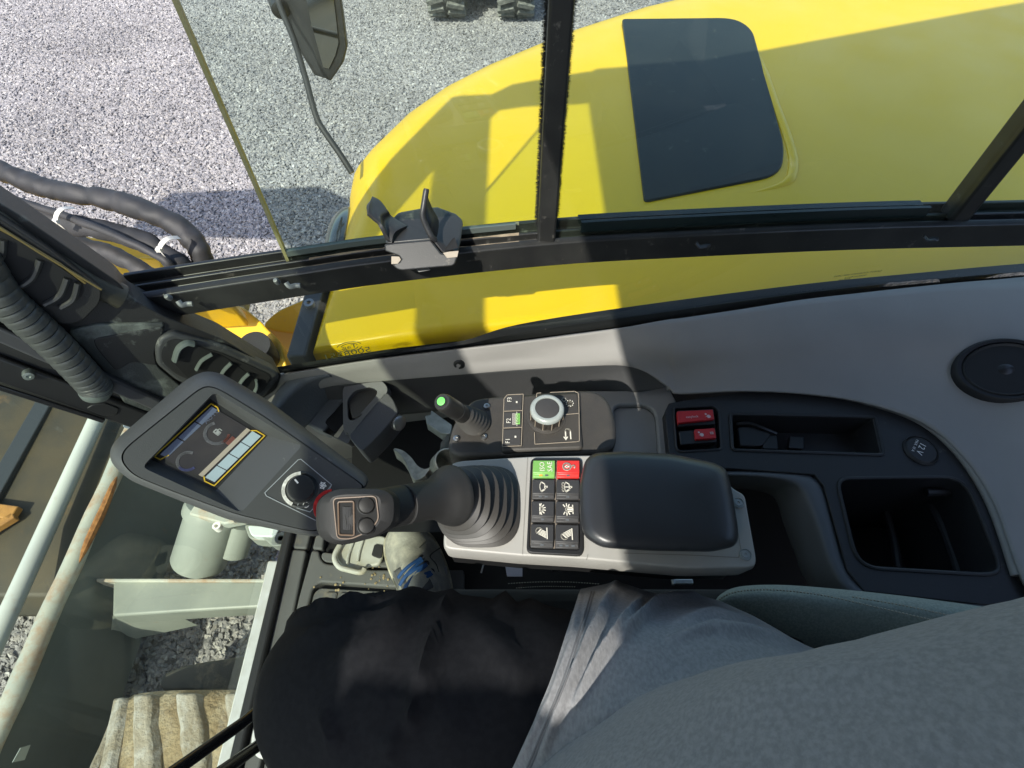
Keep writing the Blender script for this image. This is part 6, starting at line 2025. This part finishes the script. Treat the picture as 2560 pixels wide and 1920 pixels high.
    for du in (26, 33):
        hp = []
        line = smooth_path([V(1452 + du, 1480, 0), V(1437 + du, 1530, 0), V(1418 + du, 1590, 0), V(1386 + du, 1690, 0), V(1342 + du, 1800, 0), V(1290 + du, 1925, 0)], 12)
        for x, y in [(q.x, q.y) for q in line]:
            hit = bv.ray_cast(CAM, ray(x, y).normalized())[0]
            if hit is not None: hp.append(hit)
        hm = MB(); hm.tube(hp, .0009, 6); hm.build('hem_seam', m_hem, shirt)
    # shoe on the pedal
    m_le = mat('dusty_grey_leather', (.36, .35, .30), .7, col2=(.24, .23, .20), nscale=14, bump=.4, bscale=300, dust=(.62, .58, .46), dust_amt=.62, dscale=22)
    m_so = mat('pale_dirty_sole', (.58, .54, .40), .8, col2=(.26, .24, .16), nscale=40)
    sh = MB()
    st = [((1006, 1319), (1032, 1317), 1.150), ((984, 1327), (1056, 1322), 1.170), ((968, 1342), (1074, 1336), 1.182), ((962, 1362), (1088, 1354), 1.188), ((964, 1390), (1103, 1382), 1.193), ((974, 1425), (1116, 1415), 1.208), ((988, 1458), (1125, 1448), 1.232), ((1000, 1490), (1130, 1482), 1.25), ((1010, 1540), (1128, 1540), 1.262)]
    rings = []
    for L_, R_, zt in st:
        a, b = P(*L_, z=1.128), P(*R_, z=1.128)
        rings.append([a.lerp(b, k / 18) + V(0, 0, (zt - 1.128) * math.sin(math.pi * k / 18) ** .55 if 0 < k < 18 else 0) for k in range(19)])
    sh.grid(patch(rings, 4, 1))
    sh.add(rings[0], [tuple(range(19))])
    shoe = sh.build('shoe', m_le, t, smooth=60)
    ol = [P(*s[0], z=1.128) for s in st] + [P(*s[1], z=1.128) for s in reversed(st)]
    c = sum(ol, Vector()) / len(ol)
    ol = [c.lerp(p, 1.03) for p in ol]
    mb = MB(); mb.prism(smooth_path(ol, 4), V(0, 0, -.018)); mb.build('sole', m_so, shoe, smooth=30, bevel=.003)
    mb = MB(); mb.tube(smooth_path([P(*s[0], z=1.130) for s in reversed(st)] + [P(*s[1], z=1.130) for s in st], 4), .0028, 8); mb.build('welt', m_so, shoe)
    def top(px, py, up=.0): return P(px, py, z=1.2 + up)
    m_sm = mat('shoe_seam', (.05, .048, .04), .8)
    for pts in ([(1066, 1350, 1.182), (1052, 1366, 1.190), (1036, 1384, 1.196), (1030, 1400, 1.199)], [(1100, 1370, 1.165), (1080, 1384, 1.186), (1076, 1394, 1.192), (1090, 1410, 1.192), (1096, 1430, 1.198)]):
        mb = MB(); mb.tube(smooth_path([P(x, y, z=z) for x, y, z in pts], 5), .0013, 6); mb.build('seam', m_sm, shoe)
    mb = MB(); mb.grid(patch([[P(x, y, z=z) for x, y, z in c_] for c_ in ([(985, 1428, 1.185), (1000, 1418, 1.207), (1030, 1410, 1.214), (1050, 1402, 1.212)], [(1000, 1462, 1.21), (1015, 1452, 1.234), (1045, 1440, 1.238), (1068, 1432, 1.23)], [(1012, 1495, 1.23), (1030, 1488, 1.256), (1060, 1476, 1.258), (1084, 1466, 1.246)])], 4, 4)); mb.build('tongue', mat('grey_tongue', (.10, .10, .10), .8, bump=.4, bscale=400, dust=(.35, .33, .26), dust_amt=.2), shoe, solid=.003)
    m_la = mat('blue_shoelace', (.012, .060, .19), .7, bump=.6, bscale=1200)
    for a, b in (((1053, 1395), (994, 1443)), ((1056, 1400), (998, 1462)), ((1066, 1410), (1004, 1450)), ((1067, 1412), (1010, 1472)), ((1077, 1430), (1012, 1464)), ((1080, 1434), (1025, 1482))):
        za, zb = 1.234, 1.240
        p0, p1 = P(*a, z=za), P(*b, z=zb)
        mb = MB(); mb.tube(smooth_path([p0, p0.lerp(p1, .4) + V(0, 0, .008), p0.lerp(p1, .75) + V(0, 0, .006), p1 + V(0, 0, -.004)], 5), .0032, 8, flat=.55); mb.build('shoelace', m_la, shoe)
    for x, y in ((1054, 1394), (1066, 1409), (1079, 1429)):
        mb = MB(); mb.lathe(P(x, y, z=1.216), V(.3, -.2, 1), [(.001, .001), (.003, .001), (.005, .0025), (.006, 0), (.006, -.004)], 14); mb.build('eyelet', M_black, shoe)
    mb = MB(); mb.box(V(-.20, -.28, 1.15), (.27, .10, .09)); mb.build('shoe', m_le, t, bevel=.03, seg=4)
person()

def pedals():
    m_p = mat('pale_worn_pedal', (.55, .55, .49), .5, col2=(.38, .36, .28), nscale=14, ncon=(.4, .7), dust=(.36, .28, .15), dust_amt=.35, dscale=18)
    t = thing('foot_pedal', 'pale cast foot pedal with a black rubber inset under the shoe', 'pedal', P(900, 1400, z=1.13))
    def pp(pts, z): return [P(x, y, z=z) for x, y in pts]
    mb = MB(); mb.prism(round_poly(pp([(838, 1394), (852, 1362), (900, 1345), (955, 1338), (968, 1346), (962, 1372), (948, 1412), (915, 1416), (904, 1429), (858, 1420)], 1.128), .008, 4), V(0, 0, -.012)); mb.build('pedal_plate', m_p, t, bevel=.004, seg=3)
    mb = MB(); mb.tube(smooth_path(pp([(850, 1362), (838, 1385), (838, 1402), (850, 1418), (872, 1425), (902, 1431), (912, 1422)], 1.138), 5), .0055, 10); mb.build('pedal_rim', m_p, t)
    for pts in ([(884, 1352), (872, 1385), (868, 1410)], [(908, 1348), (898, 1380), (894, 1404)]):
        mb = MB(); mb.tube(smooth_path(pp(pts, 1.131), 4), .003, 8); mb.build('pedal_rib', m_p, t)
    mb = MB(); mb.prism(round_poly(pp([(936, 1360), (958, 1364), (955, 1392), (948, 1396), (928, 1388)], 1.1325), .004, 3), V(0, 0, -.004)); mb.build('rubber_inset', M_rub, t, bevel=.001)
    mb = MB(); mb.tube([P(1106, 1455, z=1.14), P(1107, 1416, z=1.16)], .0085, 14); mb.build('pedal_peg', mat('grey_peg', (.30, .31, .31), .4), t, bevel=.002)
    t = thing('travel_pedal', 'white bent wire travel pedal frame at the bottom edge beside the black levers', 'pedal', P(690, 1850, z=1.13))
    mb = MB(); mb.tube(smooth_path(pp([(700, 1770), (660, 1795), (642, 1830), (640, 1866), (656, 1886), (690, 1884), (745, 1872), (780, 1845)], 1.15), 5), .0062, 12); mb.build('wire_frame', mat('white_wire', (.68, .67, .66), .4), t)
    mb = MB(); mb.prism(round_poly(pp([(690, 1780), (655, 1815), (655, 1870), (745, 1862), (790, 1800)], 1.135), .01, 4), V(0, 0, -.01)); mb.build('tread_plate', m_p, t, bevel=.003)
    for lab, a, b, c in (('black tubular travel lever crossing the lower left corner, the longer one', (712, 1735), (600, 1812), (380, 1968)), ('black tubular travel lever crossing the lower left corner, the shorter one', (735, 1800), (640, 1868), (500, 1968))):
        p = [P(*a, z=1.33), P(*b, z=1.40), P(*c, z=1.52)]
        d = (p[2] - p[1])
        pts = [p[0] + V(0, -.02, -.2), p[0], p[1], p[2], p[2] + d * .4]
        tl = thing('travel_lever', lab, 'lever', pts[0], 'travel levers')
        mb = MB(); mb.tube(smooth_path(pts, 6), .0072, 16); mb.build('lever_tube', mat('glossy_black_tube', (.018, .018, .019), .22), tl)
        e = pts[-1]
        mb = MB(); mb.tube([e - d.normalized() * .02, e + d.normalized() * .10], .016, 16); mb.build('lever_grip', M_rub, tl, bevel=.004)
pedals()
